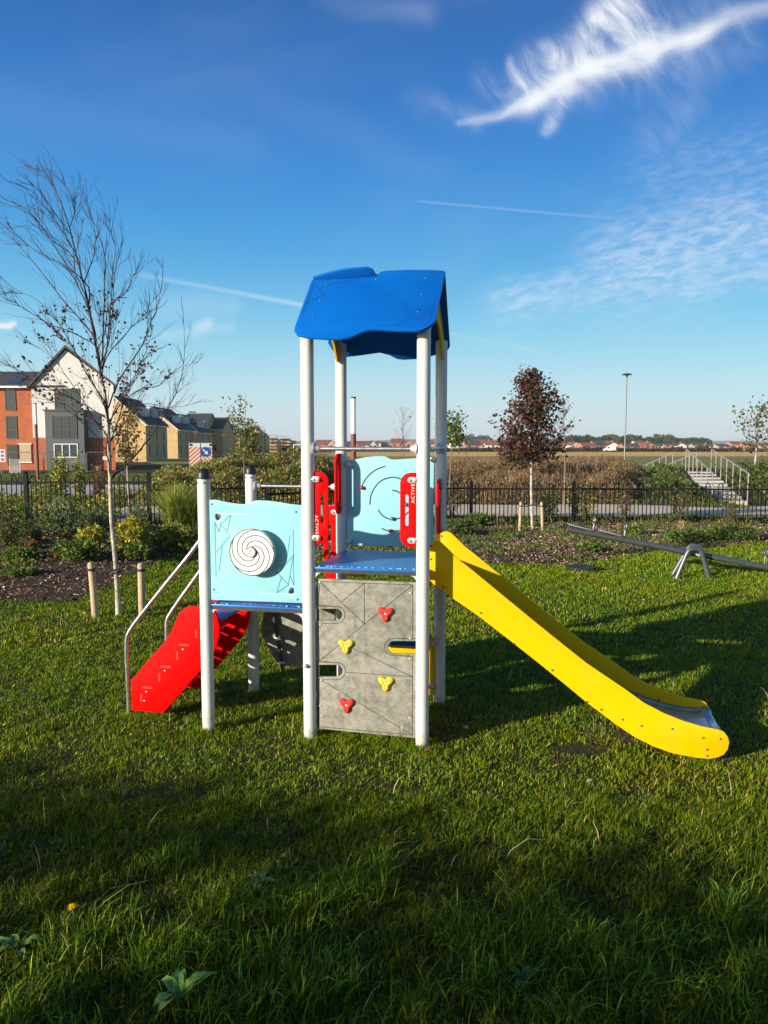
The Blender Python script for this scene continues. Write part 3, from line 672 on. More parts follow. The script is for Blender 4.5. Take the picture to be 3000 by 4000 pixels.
# ------------------------------------------------------------------ the play unit
def play_unit():
    root = empty('playground_tower', (X0, Y0, 0), -PH, 'toddler play tower with blue gable roof, yellow slide, red steps and climbing wall', 'play tower')
    PR = .0355
    def bolt(mb, p, ax, r=.007, h=.005):
        mb.lathe([(r, 0), (r, h * .4), (r * .75, h * .85), (r * .2, h)], p, ax, 10)
    # posts
    def post(a, b, ztop, lean=0.0):
        mb = MB(); mb.lathe([(PR, -.14), (PR, ztop - .004), (PR - .004, ztop)], (a, b, 0), n=32)
        return mb.build('post', M['post'], root)
    zt_ = 2.22
    pFL = post(0, 0, zt_); pFR = post(SF, 0, zt_); pBR = post(SF, SD, zt_); pBL = post(0, SD, zt_)
    ztl = pb(z3(672, 240), 0)[1]
    for (a, b) in ((-SL, 0), (-SL, SD)):
        p = post(a, b, ztl)
        mb = MB(); mb.lathe([(PR + .002, -.002), (PR + .002, .012), (PR, .026), (PR * .85, .042), (PR * .6, .052), (PR * .25, .057), (.001, .058)], (a, b, ztl), n=28)
        mb.build('end_cap', M['blackcap'], p)
        mb = MB()
        for t in (-2.2, -1.1): bolt(mb, (a + PR * cos(t), b + PR * sin(t), ztl - .022), (cos(t), sin(t), 0), .005)
        each(mb, 'screw', M['darkmetal'], p)
    mb = MB(); bolt(mb, (-.012, -PR, pb(z2(232, 1328), -PR)[1]), (0, -1, 0), .013, .02); each(mb, 'bolt', M['alloy'], pFL)

    # ---- roof: two blue panels
    bf, zf, br, zr = -.075, 2.19, .35, 2.545
    vec = np.array([br - bf, zr - zf]); Lr = hypot(*vec); vec /= Lr; nrm = np.array([-vec[1], vec[0]])
    def pr(p):                            # pixel -> (a, s) on the front roof plane
        d = ray(*p); dl = np.array([d @ vA, d @ vB, d[2]]); c0 = vC - vO; cl = np.array([c0 @ vA, c0 @ vB, c0[2]])
        n3 = np.array([0, nrm[0], nrm[1]]); o3 = np.array([0, bf, zf]); t = ((o3 - cl) @ n3) / (dl @ n3); q = cl + dl * t - o3
        return (float(q[0]), float(q[1] * vec[0] + q[2] * vec[1]))
    def ff(x, y, t): return (x, bf + vec[0] * y + nrm[0] * t, zf + vec[1] * y + nrm[1] * t)
    def fbk(x, y, t): return (x, 2 * br - bf - vec[0] * y - nrm[0] * t, zf + vec[1] * y + nrm[1] * t)
    out = [pr(z1(*p)) for p in ((262, 218), (120, 610), (112, 650), (135, 685), (180, 700), (260, 711), (400, 719), (500, 719), (570, 714), (620, 702), (690, 670), (760, 645), (850, 640), (1000, 648), (1150, 652), (1210, 645), (1270, 620), (1315, 585), (1335, 540), (1412, 150), (1405, 136), (1300, 130), (1100, 128), (900, 136), (860, 145), (835, 165), (825, 190), (600, 203))]
    fr = plate('roof_panel', [out], .015, M['blue'], root, ff)
    a0 = out[0][0]; a1 = out[19][0]
    ext = pr(z1(760, 115))
    def pk(p, sgn=1):
        d = ray(*p); dl = np.array([d @ vA, d @ vB, d[2]]); c0 = vC - vO; cl = np.array([c0 @ vA, c0 @ vB, c0[2]])
        n3 = np.array([0, -nrm[0], nrm[1]]); o3 = np.array([0, 2 * br - bf, zf]); t = ((o3 - cl) @ n3) / (dl @ n3); q = cl + dl * t - o3
        return (float(q[0]), float(-q[1] * vec[0] + q[2] * vec[1]))
    lowpts = [pk(z1(*p)) for p in ((400, 742), (430, 790), (460, 835), (500, 856), (560, 868), (700, 852), (850, 830), (930, 850), (1000, 885), (1060, 892), (1160, 885), (1290, 861), (1400, 830), (1440, 805), (1455, 775))]
    lowpts = [(x, y) for x, y in lowpts]
    s_r = Lr
    back = [(a0 + .0, s_r - .01)] + [(lowpts[0][0] - .03, lowpts[0][1] + .02)] + lowpts + [(a1, s_r + .0), (.33, s_r - .0), (.30, s_r + .005), (.285, s_r + .045), (.26, s_r + .058), (.15, s_r + .055), (.05, s_r + .04), (a0, s_r + .008)]
    back[1] = (a0, .10)
    bk = plate('roof_panel', [back], .015, M['blue'], root, fbk)
    gl = [[(280, 250), (180, 520)], [(280, 250), (400, 385)], [(220, 425), (358, 345)], [(325, 290), (470, 240), (600, 228)], [(1330, 370), (1305, 470), (1280, 560), (1245, 605), (1150, 625), (985, 616), (810, 608)],
          [(1048, 442), (1240, 605)], [(1108, 480), (1303, 466)], [(1192, 560), (1303, 472)], [(1138, 523), (990, 612)]]
    strips([[pr(z1(*p)) for p in l] for l in gl], .004, ff, .0082).build('groove', M['bluegroove'], fr, 0)
    mb = MB()
    for p in ((388, 260), (335, 397), (277, 538), (1245, 203), (1213, 344), (1182, 493), (818, 212)):
        x, y = pr(z1(*p)); bolt(mb, ff(x, y, .0075), (0, nrm[0], nrm[1]), .0055, .004)
    each(mb, 'bolt', M['galv'], fr)
    # gables
    for a, nm in ((SF - .002, 'gable_panel'), (.002, 'gable_panel')):
        g = [(-.03, 2.13), (.0, 2.235), (br, zr - .03), (SD, 2.235), (SD + .03, 2.13), (SD - .06, 2.10), (SD - .12, 2.19), (SD - .22, 2.27), (br, 2.30), (.22, 2.27), (.12, 2.19), (.06, 2.10)]
        plate(nm, [g], .014, M['yellow'], root, fa(a + (.012 if a > .3 else -.012)))
    # ---- platforms
    def platform(a0, a1, b0, b1, z):
        mb = MB(); mb.box((a0, b0, z - .016), (a1, b1, z - .004))
        o = mb.build('platform', M['blueplain'], root, bevel=.003)
        mb = MB(); mb.box((a0 + .055, b0 + .03, z - .004), (a1 - .0, b1 - .03, z)); mb.build('tread_surface', M['tread'], o)
        mb = MB()
        for a in (a0 + .03, a0 + .1, a1 - .1, a1 - .03):
            for b in (b0 + .018, b1 - .018): bolt(mb, (a, b, z - .003), (0, 0, 1), .006)
        each(mb, 'bolt', M['alloy'], o)
        mb = MB(); mb.box((a0 + .004, b0 + .003, z - .034), (a1 - .004, b0 + .012, z - .0165)); mb.box((a0 + .004, b1 - .012, z - .034), (a1 - .004, b1 - .003, z - .0165)); each(mb, 'underframe', M['darkmetal'], o)
        for a, sg in ((a0, 1), (a1, -1)):
            for b in (b0 + .004, b1 - .010):
                mb = MB(); c = [(a + sg * .0, z - .03), (a + sg * .055, z - .03), (a + sg * .03, z - .04), (a + sg * .012, z - .06), (a + sg * .005, z - .085), (a, z - .085)]
                mb.poly_prism(c, lambda p, t: (p[0], t, p[1]), b, b + .006); mb.build('corner_bracket', M['alloy'], o)
        return o
    platform(.028, SF - .02, -.012, SD - .02, ZP)
    platform(-SL + .025, -.028, -.012, SD - .02, ZL)
    # ---- helpers for brackets and bars
    def bracket(parent, x, z, plane, pos, wd=.05, ht=.032):
        f = (lambda x_, y_, t: (x_, pos - t, y_)) if plane == 'b' else (lambda x_, y_, t: (pos + t, x_, y_))
        o = plate('bracket', [stadium(x, z, wd, ht)], .014, M['alloy'], parent, f, .004)
        mb = MB()
        for dx in (-wd * .25, wd * .25):
            p = f(x + dx, z, .005); bolt(mb, p, (0, -1, 0) if plane == 'b' else (1, 0, 0), .009, .012)
        each(mb, 'bolt', M['alloy'], o)
        return o
    def rail(p, q, r=.0115, flange=True):
        mb = MB(); mb.tube([p, q], r, 16); o = mb.build('crossbar', M['steel'], root)
        if flange:
            p, q = Vector(p), Vector(q); d = (q - p).normalized()
            for e, s_ in ((p, 1), (q, -1)):
                mb = MB(); mb.lathe([(.036, 0), (.034, .008), (.024, .014), (.018, .03), (.0155, .036), (.012, .037)], e, d * s_, 20); mb.build('flange', M['alloy'], o)
        return o
    zbar = pb((1430, 1753), 0)[1]
    rail((PR - .004, 0, zbar), (SF - PR + .004, 0, zbar))
    rail((SF, PR - .004, zbar), (SF, SD - PR + .004, zbar))
    zb2 = pb(z3(1300, 300), SD)[1]
    rail((-SL + PR - .004, SD, zb2), (-PR + .004, SD, zb2), .0095)
    # ---- red grip panels
    def grip(side, plane, pos, x0, x1, z0, z1_, slot, txt=None, brs=(), bx=None):
        f = fb(pos) if plane == 'b' else fa(pos)
        r = .5 * abs(x1 - x0)
        if side > 0:      # straight edge at x0 side, rounded at x1
            o = [(x0, z0), (x1 - r * 1.1, z0)] + [(x1 - r * 1.1 + r * 1.1 * sin(t), z0 + r * 1.1 - r * 1.1 * cos(t)) for t in np.linspace(0.1, pi / 2, 8)] + [(x1 - r * 1.1 + r * 1.1 * cos(t), z1_ - r * 1.1 + r * 1.1 * sin(t)) for t in np.linspace(0, pi / 2, 8)] + [(x0, z1_)]
        else:
            o = [(x1, z1_), (x0 + r * 1.1, z1_)] + [(x0 + r * 1.1 - r * 1.1 * sin(t), z1_ - r * 1.1 + r * 1.1 * cos(t)) for t in np.linspace(0.1, pi / 2, 8)] + [(x0 + r * 1.1 - r * 1.1 * cos(t), z0 + r * 1.1 - r * 1.1 * sin(t)) for t in np.linspace(0, pi / 2, 8)] + [(x1, z0)]
        g = plate('grip_panel', [o, stadium(*slot)], .013, M['red'], root, f, .002)
        for z in brs: bracket(g, bx, z, plane, pos - (.012 if plane == 'b' else -.012))
        if txt:
            tx, tz, rot, sz = txt
            cr, sr = cos(rot), sin(rot)
            text_mesh('lettering', 'ACTIVE', sz, M['white'], g, lambda x, y, t: f(tx + x * cr - y * sr, tz + x * sr + y * cr, .0072 + t))
        return g
    zt1, zt0 = pb(zg(300, 393), 0)[1], pb(zg(290, 1180), 0)[1]
    xr = pb(zg(368, 700), 0)[0]
    s0 = pb(zg(300, 625), 0); s1 = pb(zg(300, 945), 0)
    bz = (pb(zg(230, 475), 0)[1], pb(zg(235, 1105), 0)[1]); bxl = pb(zg(228, 475), -.02)[0]
    tl = pb(zg(243, 965), 0)
    grip(1, 'b', 0, .02, xr, zt0, zt1, (s0[0], (s0[1] + s1[1]) / 2, .019, s0[1] - s1[1]), (tl[0], tl[1], -pi / 2, .025), bz, bxl)
    zt1, zt0 = pb(zg(1300, 405), 0)[1], pb(zg(1300, 1208), 0)[1]
    xl = pb(zg(1143, 700), 0)[0]; s0 = pb(zg(1215, 640), 0); s1 = pb(zg(1215, 980), 0); tl = pb(zg(1284, 628), 0)
    bz = (pb(zg(1270, 483), 0)[1], pb(zg(1270, 1135), 0)[1]); bxr = pb(zg(1272, 483), -.02)[0]
    grip(-1, 'b', 0, xl, SF - .02, zt0, zt1, (s0[0], (s0[1] + s1[1]) / 2, .019, s0[1] - s1[1]), (tl[0], tl[1], pi / 2, .025), bz, bxr)
    # back of the low deck
    zt1 = pb(zg(420, 762), SD)[1]; z0_ = ZL + .03; xl = pb(zg(318, 1100), SD)[0]; sx_ = pb(zg(380, 1000), SD)[0]
    bz = pb(zg(410, 828), SD)[1]
    grip(-1, 'b', SD, xl, -.02, z0_, zt1, (sx_, (zt1 + z0_) / 2, .02, .24), None, (bz,), -.04)
    grip(1, 'b', SD, -SL + .02, -SL - xl, z0_, zt1, (-SL - sx_, (zt1 + z0_) / 2, .02, .24), None, (bz,), -SL + .04)
    # side openings of the tower (planes across the depth)
    for a, yy in ((0, 1), (SF, 1), (0, 0)):
        zT = pa(zg(500, 195), 0)[1]; zB = pa(zg(480, 850), 0)[1]
        if a > .1: zT = pa(zg(1565, 470), SF)[1]; zB = zT - .35
        if yy: grip(-1, 'a', a, SD - .15, SD - .02, zB, zT, (SD - .1, (zT + zB) / 2, .02, .24), None, (zT - .05, zB + .05), SD - .035)
        else: grip(1, 'a', a, .02, .15, zB, zT, (.1, (zT + zB) / 2, .02, .24), None, (zT - .05, zB + .05), .035)
    # ---- turquoise back panel with bead tracks
    pl_ = SD - .01
    o = [pb(zt(*p), pl_) for p in ((262, 1224), (340, 1215), (450, 1192), (560, 1183), (620, 1185), (650, 1196), (680, 1213), (720, 1218), (800, 1212), (1000, 1200), (1097, 1196), (1085, 1990), (1060, 2055), (600, 2048), (290, 2040), (262, 2030))]
    cp = plate('activity_panel', [o], .015, M['cyan'], root, fb(pl_))
    tracks = [[(628, 1283), (560, 1305), (490, 1350), (430, 1420), (405, 1475)], [(482, 1645), (490, 1570), (525, 1490), (590, 1420), (680, 1388), (740, 1392), (800, 1415), (870, 1470), (900, 1560)],
              [(700, 1512), (750, 1525), (800, 1570), (825, 1640)], [(563, 1700), (600, 1750), (660, 1785), (730, 1785), (800, 1765), (870, 1700)], [(600, 1880), (660, 1900), (730, 1900), (800, 1893), (880, 1870)]]
    for t in tracks: strips([catmull([pb(zt(*p), pl_) for p in t], 5)], .0075, fb(pl_), .0082).build('bead_track', M['groove'], cp, 0)
    for (x, y), mt in (((400, 1487), 'beadred'), ((692, 1785), 'beadblue'), ((672, 1902), 'beadred'), ((825, 1650), 'beadblue')):
        q = pb(zt(x, y), pl_ - .02); mb = MB(); r = .0125
        mb.lathe([(.004, -.012)] + [(r * sin(t), -r * cos(t) + 0) for t in np.linspace(.35, pi - .1, 9)], (q[0], pl_ - .019, q[1]), (0, -1, 0), 20); mb.build('bead', M[mt], cp)
    for x, z in ((585, 325), (585, 1145)):
        q = pb(zg(x, z), pl_ - .02); bracket(cp, q[0], q[1], 'b', pl_ - .016, .042)
    bracket(cp, SF - .045, pb(zg(1490, 265), pl_)[1], 'b', pl_ - .016, .042); bracket(cp, SF - .045, pb(zg(585, 1145), pl_)[1], 'b', pl_ - .016, .042)
    # ---- turquoise front panel of the low deck with spinning disc
    o = [pb(z3(*p), -.005) for p in ((724, 408), (790, 405), (850, 418), (920, 432), (1000, 441), (1045, 438), (1070, 428), (1090, 415), (1120, 410), (1200, 413), (1300, 425), (1380, 440), (1462, 449), (1500, 450), (1512, 1219), (755, 1191), (745, 1185))]
    def tri(cx, cy, pts): return chaikin([pb(z3(cx + x, cy + y), -.005) for x, y in pts], 2)
    h1 = tri(808, 540, ((-22, -24), (22, -24), (30, 4), (0, 32), (-14, 20)))
    h2 = tri(1386, 1122, ((-28, 18), (18, 24), (26, -2), (14, -30), (-6, -22)))
    fp = plate('activity_panel', [o, h1, h2], .015, M['cyan'], root, fb(-.005)); fp['label'] = 'turquoise panel with white spiral disc'
    for cx, cy, pts in ((808, 541, ((-34, -34), (30, -34), (42, 4), (2, 46), (-26, 26))), (1384, 1120, ((-42, 24), (26, 36), (38, -2), (22, -44), (-14, -34)))):
        lp = tri(cx, cy, pts); strips([lp + [lp[0]]], .003, fb(-.005), .0082).build('groove', M['cyanpale'], fp, 0)
    gl = [[(788, 585), (797, 1010)], [(820, 965), (846, 770)], [(803, 815), (908, 685)], [(908, 685), (835, 600)], [(846, 585), (914, 525)], [(914, 525), (884, 648)], [(790, 590), (821, 655)], [(821, 655), (836, 575)],
          [(1401, 642), (1407, 1075)], [(1377, 690), (1348, 892)], [(1407, 835), (1300, 965)], [(1275, 975), (1362, 1068)], [(1403, 840), (1363, 1075)], [(1363, 1075), (1273, 1138)], [(1310, 1010), (1273, 1138)], [(1380, 1005), (1407, 1075)]]
    strips([[pb(z3(*p), -.005) for p in l] for l in gl], .0042, fb(-.005), .008).build('groove', M['cyangroove'], fp, 0)
    gl = [[(846, 518), (1050, 520)], [(1130, 1138), (1345, 1143)], [(836, 600), (925, 700)], [(1275, 975), (1300, 945)]]
    strips([[pb(z3(*p), -.005) for p in l] for l in gl], .004, fb(-.005), .008).build('groove', M['cyanpale'], fp, 0)
    mb = MB()
    for p in ((762, 440), (1423, 500), (780, 1108), (1436, 1186)):
        q = pb(z3(*p), -.005); bolt(mb, (q[0], -.0125, q[1]), (0, -1, 0), .006)
    each(mb, 'bolt', M['cyangroove'], fp)
    cb = -.055; cc = pb(z3(1080, 816), cb); R = .131
    disc = MB(); disc.lathe([(R - .003, 0), (R, .003), (R, .010), (R - .003, .013)], (cc[0], cb + .0, cc[1]), (0, -1, 0), 72)
    dd = disc.build('spinning_disc', M['white'], fp, 30)
    mb = MB(); mb.lathe([(.022, -.05), (.022, .0)], (cc[0], cb, cc[1]), (0, -1, 0), 20); mb.build('axle', M['darkmetal'], dd)
    lines = []
    for k in range(5):
        t0 = 2 * pi * k / 5 + pi / 2
        lines.append([(cc[0] + r_ * cos(t0 + w_), cc[1] + r_ * sin(t0 + w_)) for r_, w_ in [(.028 + (R - .032) * s_, -4.1 * s_) for s_ in np.linspace(0, 1, 44)]])
    lines.append([(cc[0] + (R - .004) * cos(t), cc[1] + (R - .004) * sin(t)) for t in np.linspace(0, 2 * pi, 72)])
    lines.append([(cc[0] + .028 * cos(t), cc[1] + .028 * sin(t)) for t in np.linspace(0, 2 * pi, 30)])
    strips(lines, .0046, fb(cb), .0137).build('groove', M['groove'], dd, 0)
    mb = MB(); mb.lathe([(.025, 0), (.025, .010), (.022, .013)], (cc[0], cb - .013, cc[1]), (0, -1, 0), 24); hb = mb.build('hub', M['white'], dd)
    mb = MB()
    for dz in (-.009, .009): mb.lathe([(.004, 0), (.004, .0018)], (cc[0] - .002, cb - .025, cc[1] + dz), (0, -1, 0), 10)
    each(mb, 'bolt', M['groove'], hb)
    # ---- climbing wall
    cw = .012
    q = lambda x, y: pb(z2(x, y), cw)
    def sl(x0, x1, y0, y1, left=True, k=7):
        r = (y1 - y0) / 2; cy = (y0 + y1) / 2
        if left: return [q(x0, y1)] + [q(x1 - r + r * sin(t), cy + r * cos(t)) for t in np.linspace(0, pi, k * 2)] + [q(x0, y0)]
        return [q(x1, y0)] + [q(x0 + r - r * sin(t), cy - r * cos(t)) for t in np.linspace(0, pi, k * 2)] + [q(x1, y1)]
    out = [q(308, 573), q(1190, 606), q(1190, 1112)] + sl(918, 1190, 1112, 1222, False) + [q(1190, 1222), q(1180, 1952), q(325, 1868), q(304, 1420)] + sl(304, 530, 1318, 1420) + [q(302, 1318), q(300, 935)] + sl(300, 526, 835, 935) + [q(300, 835)]
    oo = [out[0]]
    for p in out[1:]:
        if hypot(p[0] - oo[-1][0], p[1] - oo[-1][1]) > 1e-4: oo.append(p)
    cwl = plate('climbing_wall', [oo], .016, M['board'], root, fb(cw), .002)
    gl = [[(322, 1858), (322, 1440)], [(330, 598), (1135, 628), (1135, 1090)], [(330, 598), (322, 803)], [(322, 803), (478, 812)], [(322, 965), (330, 1285)], [(330, 1285), (480, 1296)], [(328, 1435), (328, 1850)], [(328, 1850), (1132, 1922)], [(1132, 1922), (1133, 1250)],
          [(330, 598), (718, 965)], [(717, 612), (718, 965)], [(717, 612), (520, 775)], [(1135, 628), (330, 1283)], [(590, 1160), (1132, 1420)], [(552, 1380), (1132, 1420)], [(352, 1452), (1132, 1922)], [(1133, 1250), (1010, 1236)], [(1135, 1095), (1020, 1092)]]
    for x1_, y0_, y1_ in ((550, 812, 960), (554, 1295, 1445)):
        r = (y1_ - y0_) / 2; gl.append([(322, y0_)] + [(x1_ - r + r * sin(t), (y0_ + y1_) / 2 - r * cos(t)) for t in np.linspace(0, pi, 14)] + [(322, y1_)])
    r = 72; gl.append([(1155, 1090)] + [(892 + r - r * sin(t), 1163 - r * cos(t)) for t in np.linspace(0, pi, 14)] + [(1155, 1240)])
    strips([[q(*p) for p in l] for l in gl], .0034, fb(cw), .0087).build('groove', M['groove'], cwl, 0)
    mb = MB()
    for p in ((335, 605), (1115, 698), (340, 967), (1113, 1088), (1110, 1262), (348, 1449), (352, 1757), (1110, 1773), (338, 1668), (1045, 1862)):
        a_, z_ = q(*p); bolt(mb, (a_, cw - .008, z_), (0, -1, 0), .0065)
    each(mb, 'bolt', M['alloy'], cwl)
    for (x, y), mt in (((903, 872), 'holdred'), ((562, 1148), 'holdyel'), ((905, 1470), 'holdyel'), ((568, 1658), 'holdred')):
        a_, z_ = q(x, y); hold(cwl, a_, cw - .008, z_, M[mt])
    # dark strip put in for the shaded gap beside the wall
    mb = MB(); mb.box((.035, cw + .004, .03), (.047, cw + .022, .82)); mb.build('gap_strip', M['galv'], cwl)
    # ---- grey climbing panel at the back of the low deck
    bb = SD + .03
    g = [pb(zk(*p), bb) for p in ((372, 560), (310, 930), (400, 1170), (590, 1500), (650, 1560), (1000, 1545), (1500, 1500), (1600, 560))]
    gp = plate('climbing_panel', [g], .016, M['board'], root, fb(bb)); gp['label'] = 'shaded grey climbing panel behind the low deck'
    p0 = pb(zk(500, 560), bb - .04); p1 = pb(zk(690, 1680), bb - .04)
    mb = MB(); mb.tube([(p0[0], bb - .035, p0[1]), (p1[0], bb - .035, p1[1])], .012, 12); pp = mb.build('panel_strut', M['darkmetal'], gp)
    for x, y in ((500, 610), (590, 1070), (670, 1500)):
        k_ = pb(zk(x, y), bb - .05); plate('bracket', [stadium(k_[0], k_[1], .045, .014)], .012, M['alloy'], pp, fb(bb - .05), .003)
    # ---- yellow counter with blue bench under the tower
    zy1 = pb(z2(1160, 1168), SD - .06)[1]
    zy1 = pb(z2(1160, 1168), SD - .26)[1]
    yp = plate('play_counter', [rrect(.1, .04, SF - .03, zy1, .01)], .015, M['yellow'], root, fb(SD - .03))
    mb = MB(); mb.box((.12, SD - .26, zy1 + .002), (SF - .05, SD - .045, zy1 + .03)); mb.build('bench_board', M['blue'], yp, bevel=.004)
    for z in (zy1 - .03, .1): bracket(yp, SF - .05, z, 'b', SD - .045, .045, .03)
    plate('side_brace', [rrect(.0, ZP - .17, .16, ZP - .05, .02)], .015, M['yellow'], root, fb(SD - .02))
    # ---- slide
    n1, n2 = .115, .575
    top = ((10, 168), (38, 160), (55, 151), (75, 149), (95, 155), (120, 178), (175, 233), (245, 288), (420, 432), (600, 580), (730, 685), (850, 780), (950, 848), (1050, 915), (1150, 988), (1250, 1040), (1350, 1080), (1450, 1110), (1530, 1125), (1560, 1135))
    bot = ((1580, 1160), (1590, 1192), (1582, 1228), (1562, 1255), (1530, 1270), (1490, 1277), (1420, 1272), (1300, 1250), (1200, 1215), (1100, 1165), (1000, 1098), (940, 1052), (850, 985), (730, 885), (600, 780), (450, 662), (300, 545), (170, 455), (60, 375), (40, 352), (10, 330))
    T_ = [pb(z4(*p), n1) for p in top]; B_ = [pb(z4(*p), n1) for p in bot]
    # bed line, measured down from the top edge
    bed = []
    for i, p in enumerate(T_):
        s_ = i / (len(T_) - 1); dn = .15 * (1 - s_) ** .8 + .045
        if i == 0: bed.append((SF - .01, ZP + .0))
        elif p[0] > .72:
            j = min(i + 1, len(T_) - 1); tv = np.array(T_[j]) - np.array(T_[i - 1]); tv /= hypot(*tv)
            bed.append((p[0] - (-tv[1]) * 0 + tv[1] * dn, p[1] - tv[0] * dn))
    bed = [bed[0], (.70, ZP - .01)] + [p for p in bed[1:] if p[0] > .80 and p[1] < ZP - .03]
    bed = catmull(bed, 4); e = bed[-1]; bed += [(e[0] + .03, e[1] - .004), (e[0] + .045, e[1] - .018), (e[0] + .047, e[1] - .04)]
    mb = MB(); vs = []
    th = .003
    for x, z in bed: vs += [(x, n1 + .012, z + .018), (x, n1 + .026, z), (x, n2 - .026, z), (x, n2 - .012, z + .018)]
    fs = []
    for i in range(len(bed) - 1):
        for j in range(3): a_ = i * 4 + j; fs.append((a_, a_ + 1, a_ + 5, a_ + 4))
    mb.add(vs, fs); sl_ = mb.build('slide', M['slidebed'], root, 50)
    sm = sl_.modifiers.new('thick', 'SOLIDIFY'); sm.thickness = .003
    for b in (n1, n2):
        sp = plate('side_panel', [T_ + B_], .016, M['yellow'], sl_, fb(b), .0035)
        mb = MB()
        for p in ((110, 388), (303, 521), (475, 680), (673, 818), (853, 981), (927, 1022), (1038, 1073), (1135, 1105), (1294, 1121), (1454, 1167), (1543, 1173), (1475, 1228), (1475, 1260), (45, 243), (45, 175)):
            a_, z_ = pb(z4(*p), n1); bolt(mb, (a_, b - .008, z_), (0, -1, 0), .006)
        # bolts of a slide panel sit on its outer face
        each(mb, 'bolt', M['galv'], sl_)
    mb = MB(); k_ = pb(z4(1472, 1300), .14)[0]
    for b in (n1 + .02, n2 - .02): mb.box((k_ - .014, b - .003, -.1), (k_ + .014, b + .003, .06))
    each(mb, 'support_leg', M['galv'], sl_)
    # ---- steps
    r1, r2 = .115, .585
    st = [pb(zs(*p), r1) for p in ((105, 1092), (120, 1073), (320, 845), (520, 612), (600, 480), (660, 330), (700, 262), (760, 220), (830, 207), (910, 212), (1060, 235), (1110, 262), (1140, 340), (1165, 440), (1160, 560), (1130, 690), (1080, 795), (930, 985), (730, 1215), (495, 1478), (400, 1480), (120, 1455))]
    hz = []; rs = []
    for (x0, x1, y) in ((670, 800, 668), (450, 580, 928), (235, 360, 1178)):
        A_, B2 = pb(zs(x0, y - 5), r1), pb(zs(x1, y + 8), r1); hz.append((A_[0], B2[0], (A_[1] + B2[1]) / 2))
    hz.append((hz[0][0] + .165, hz[0][1] + .165, hz[0][2] + .155))
    for (x, y0, y1) in ((885, 490, 585), (658, 745, 850), (442, 1005, 1105), (228, 1255, 1350)):
        A_, B2 = pb(zs(x, y0), r1), pb(zs(x, y1), r1); rs.append((A_[0], B2[1], A_[1]))
    stp = plate('stairs', [st], .016, M['red'], root, fb(r1), .0025)
    stp['label'] = 'red side plate of the steps with slot ends'
    for i, (x0, x1, z) in enumerate(hz):
        mb = MB(); mb.box((x0 - .012, r1 + .009, z - .008), (x1 + .03, r2 - .009, z + .008)); mb.build('step_board', M['blueplain'], stp, bevel=.002)
    for x, z0, z1_ in rs:
        mb = MB(); mb.box((x - .006, r1 + .009, z0 - .02), (x + .006, r2 - .009, z1_ + .02)); mb.build('riser', M['red'], stp, bevel=.002)
    for b in (r1, r2):
        sp = stp if b == r1 else plate('side_panel', [st], .016, M['red'], stp, fb(b), .0025)
        if b == r1:
            mb = MB()
            for x0, x1, z in hz[:3]:
                for dz in (-.004, .004): mb.box((x0, b - .0088, z + dz - .0016), (x1, b - .0078, z + dz + .0016))
            for x, z0, z1_ in rs:
                for dx in (-.004, .004): mb.box((x + dx - .0016, b - .0088, z0), (x + dx + .0016, b - .0078, z1_))
            mb.build('tab_slot', M['redpale'], sp, 0)
            mb = MB()
            for p in ((730, 722), (513, 978), (292, 1230), (268, 1338)): a_, z_ = pb(zs(*p), b); bolt(mb, (a_, b - .008, z_), (0, -1, 0), .006)
            each(mb, 'bolt', M['alloy'], stp)
    # handrails
    for b, pts in ((.122, ((108, 2010), (95, 1760), (88, 1560), (96, 1480), (128, 1415), (190, 1330), (400, 1065), (560, 868), (640, 762))), (.578, ((408, 1760), (404, 1500), (403, 1390), (410, 1345), (430, 1305), (500, 1200), (640, 1005)))):
        P_ = [pb(z3(*p), b) for p in pts]; bx = P_[0][0]
        if b > .3: P_ = [(P_[1][0], -.1)] + P_[1:]
        else: P_ = [(P_[0][0], -.1)] + P_[1:]
        end = P_[-1]; prev = P_[-2]; k = (-SL - end[0]); sl2 = (end[1] - prev[1]) / (end[0] - prev[0])
        P_.append((-SL - .03, end[1] + sl2 * (k - .03)))
        mb = MB(); mb.tube([(p[0], b, p[1]) for p in catmull(P_, 5)] + [(-SL, 0 if b < .3 else SD, P_[-1][1] + .004)], .0125, 14); mb.build('handrail', M['steel'], root)
    return root
def hold(parent, a, b, z, mat):
    bm = bmesh.new(); bmesh.ops.create_icosphere(bm, subdivisions=4, radius=1)
    for v in bm.verts:
        x, y, zz = v.co; t = math.atan2(zz, x); r = 1 + .32 * cos(3 * (t - pi / 2 - pi)) ; rad = hypot(x, zz)
        d = .0365 * r * rad
        dep = .024 * max(y, 0) ** .8
        cup = math.exp(-(rad / .35) ** 2) * .012 if y > 0 else 0
        nz = .002 * sin(x * 31 + 2) * sin(zz * 37) * (1 if y > 0 else 0) + .0016 * sin(x * 57 + zz * 43)
        v.co = (a + d * cos(t), b - dep + cup + nz, z + d * sin(t))
    me = bpy.data.meshes.new('climbing_hold'); bm.to_mesh(me); bm.free()
    o = link('climbing_hold', me, mat, parent, 180)
    mb = MB(); mb.lathe([(.006, 0), (.006, .005), (.003, .007)], (a, b - .012, z), (0, -1, 0), 12); each(mb, 'bolt', M['white'], o)
    return o
play_unit()
M['galvlight'] = paint('pale_galvanised', (.33, .32, .3), .55, metal=.2)
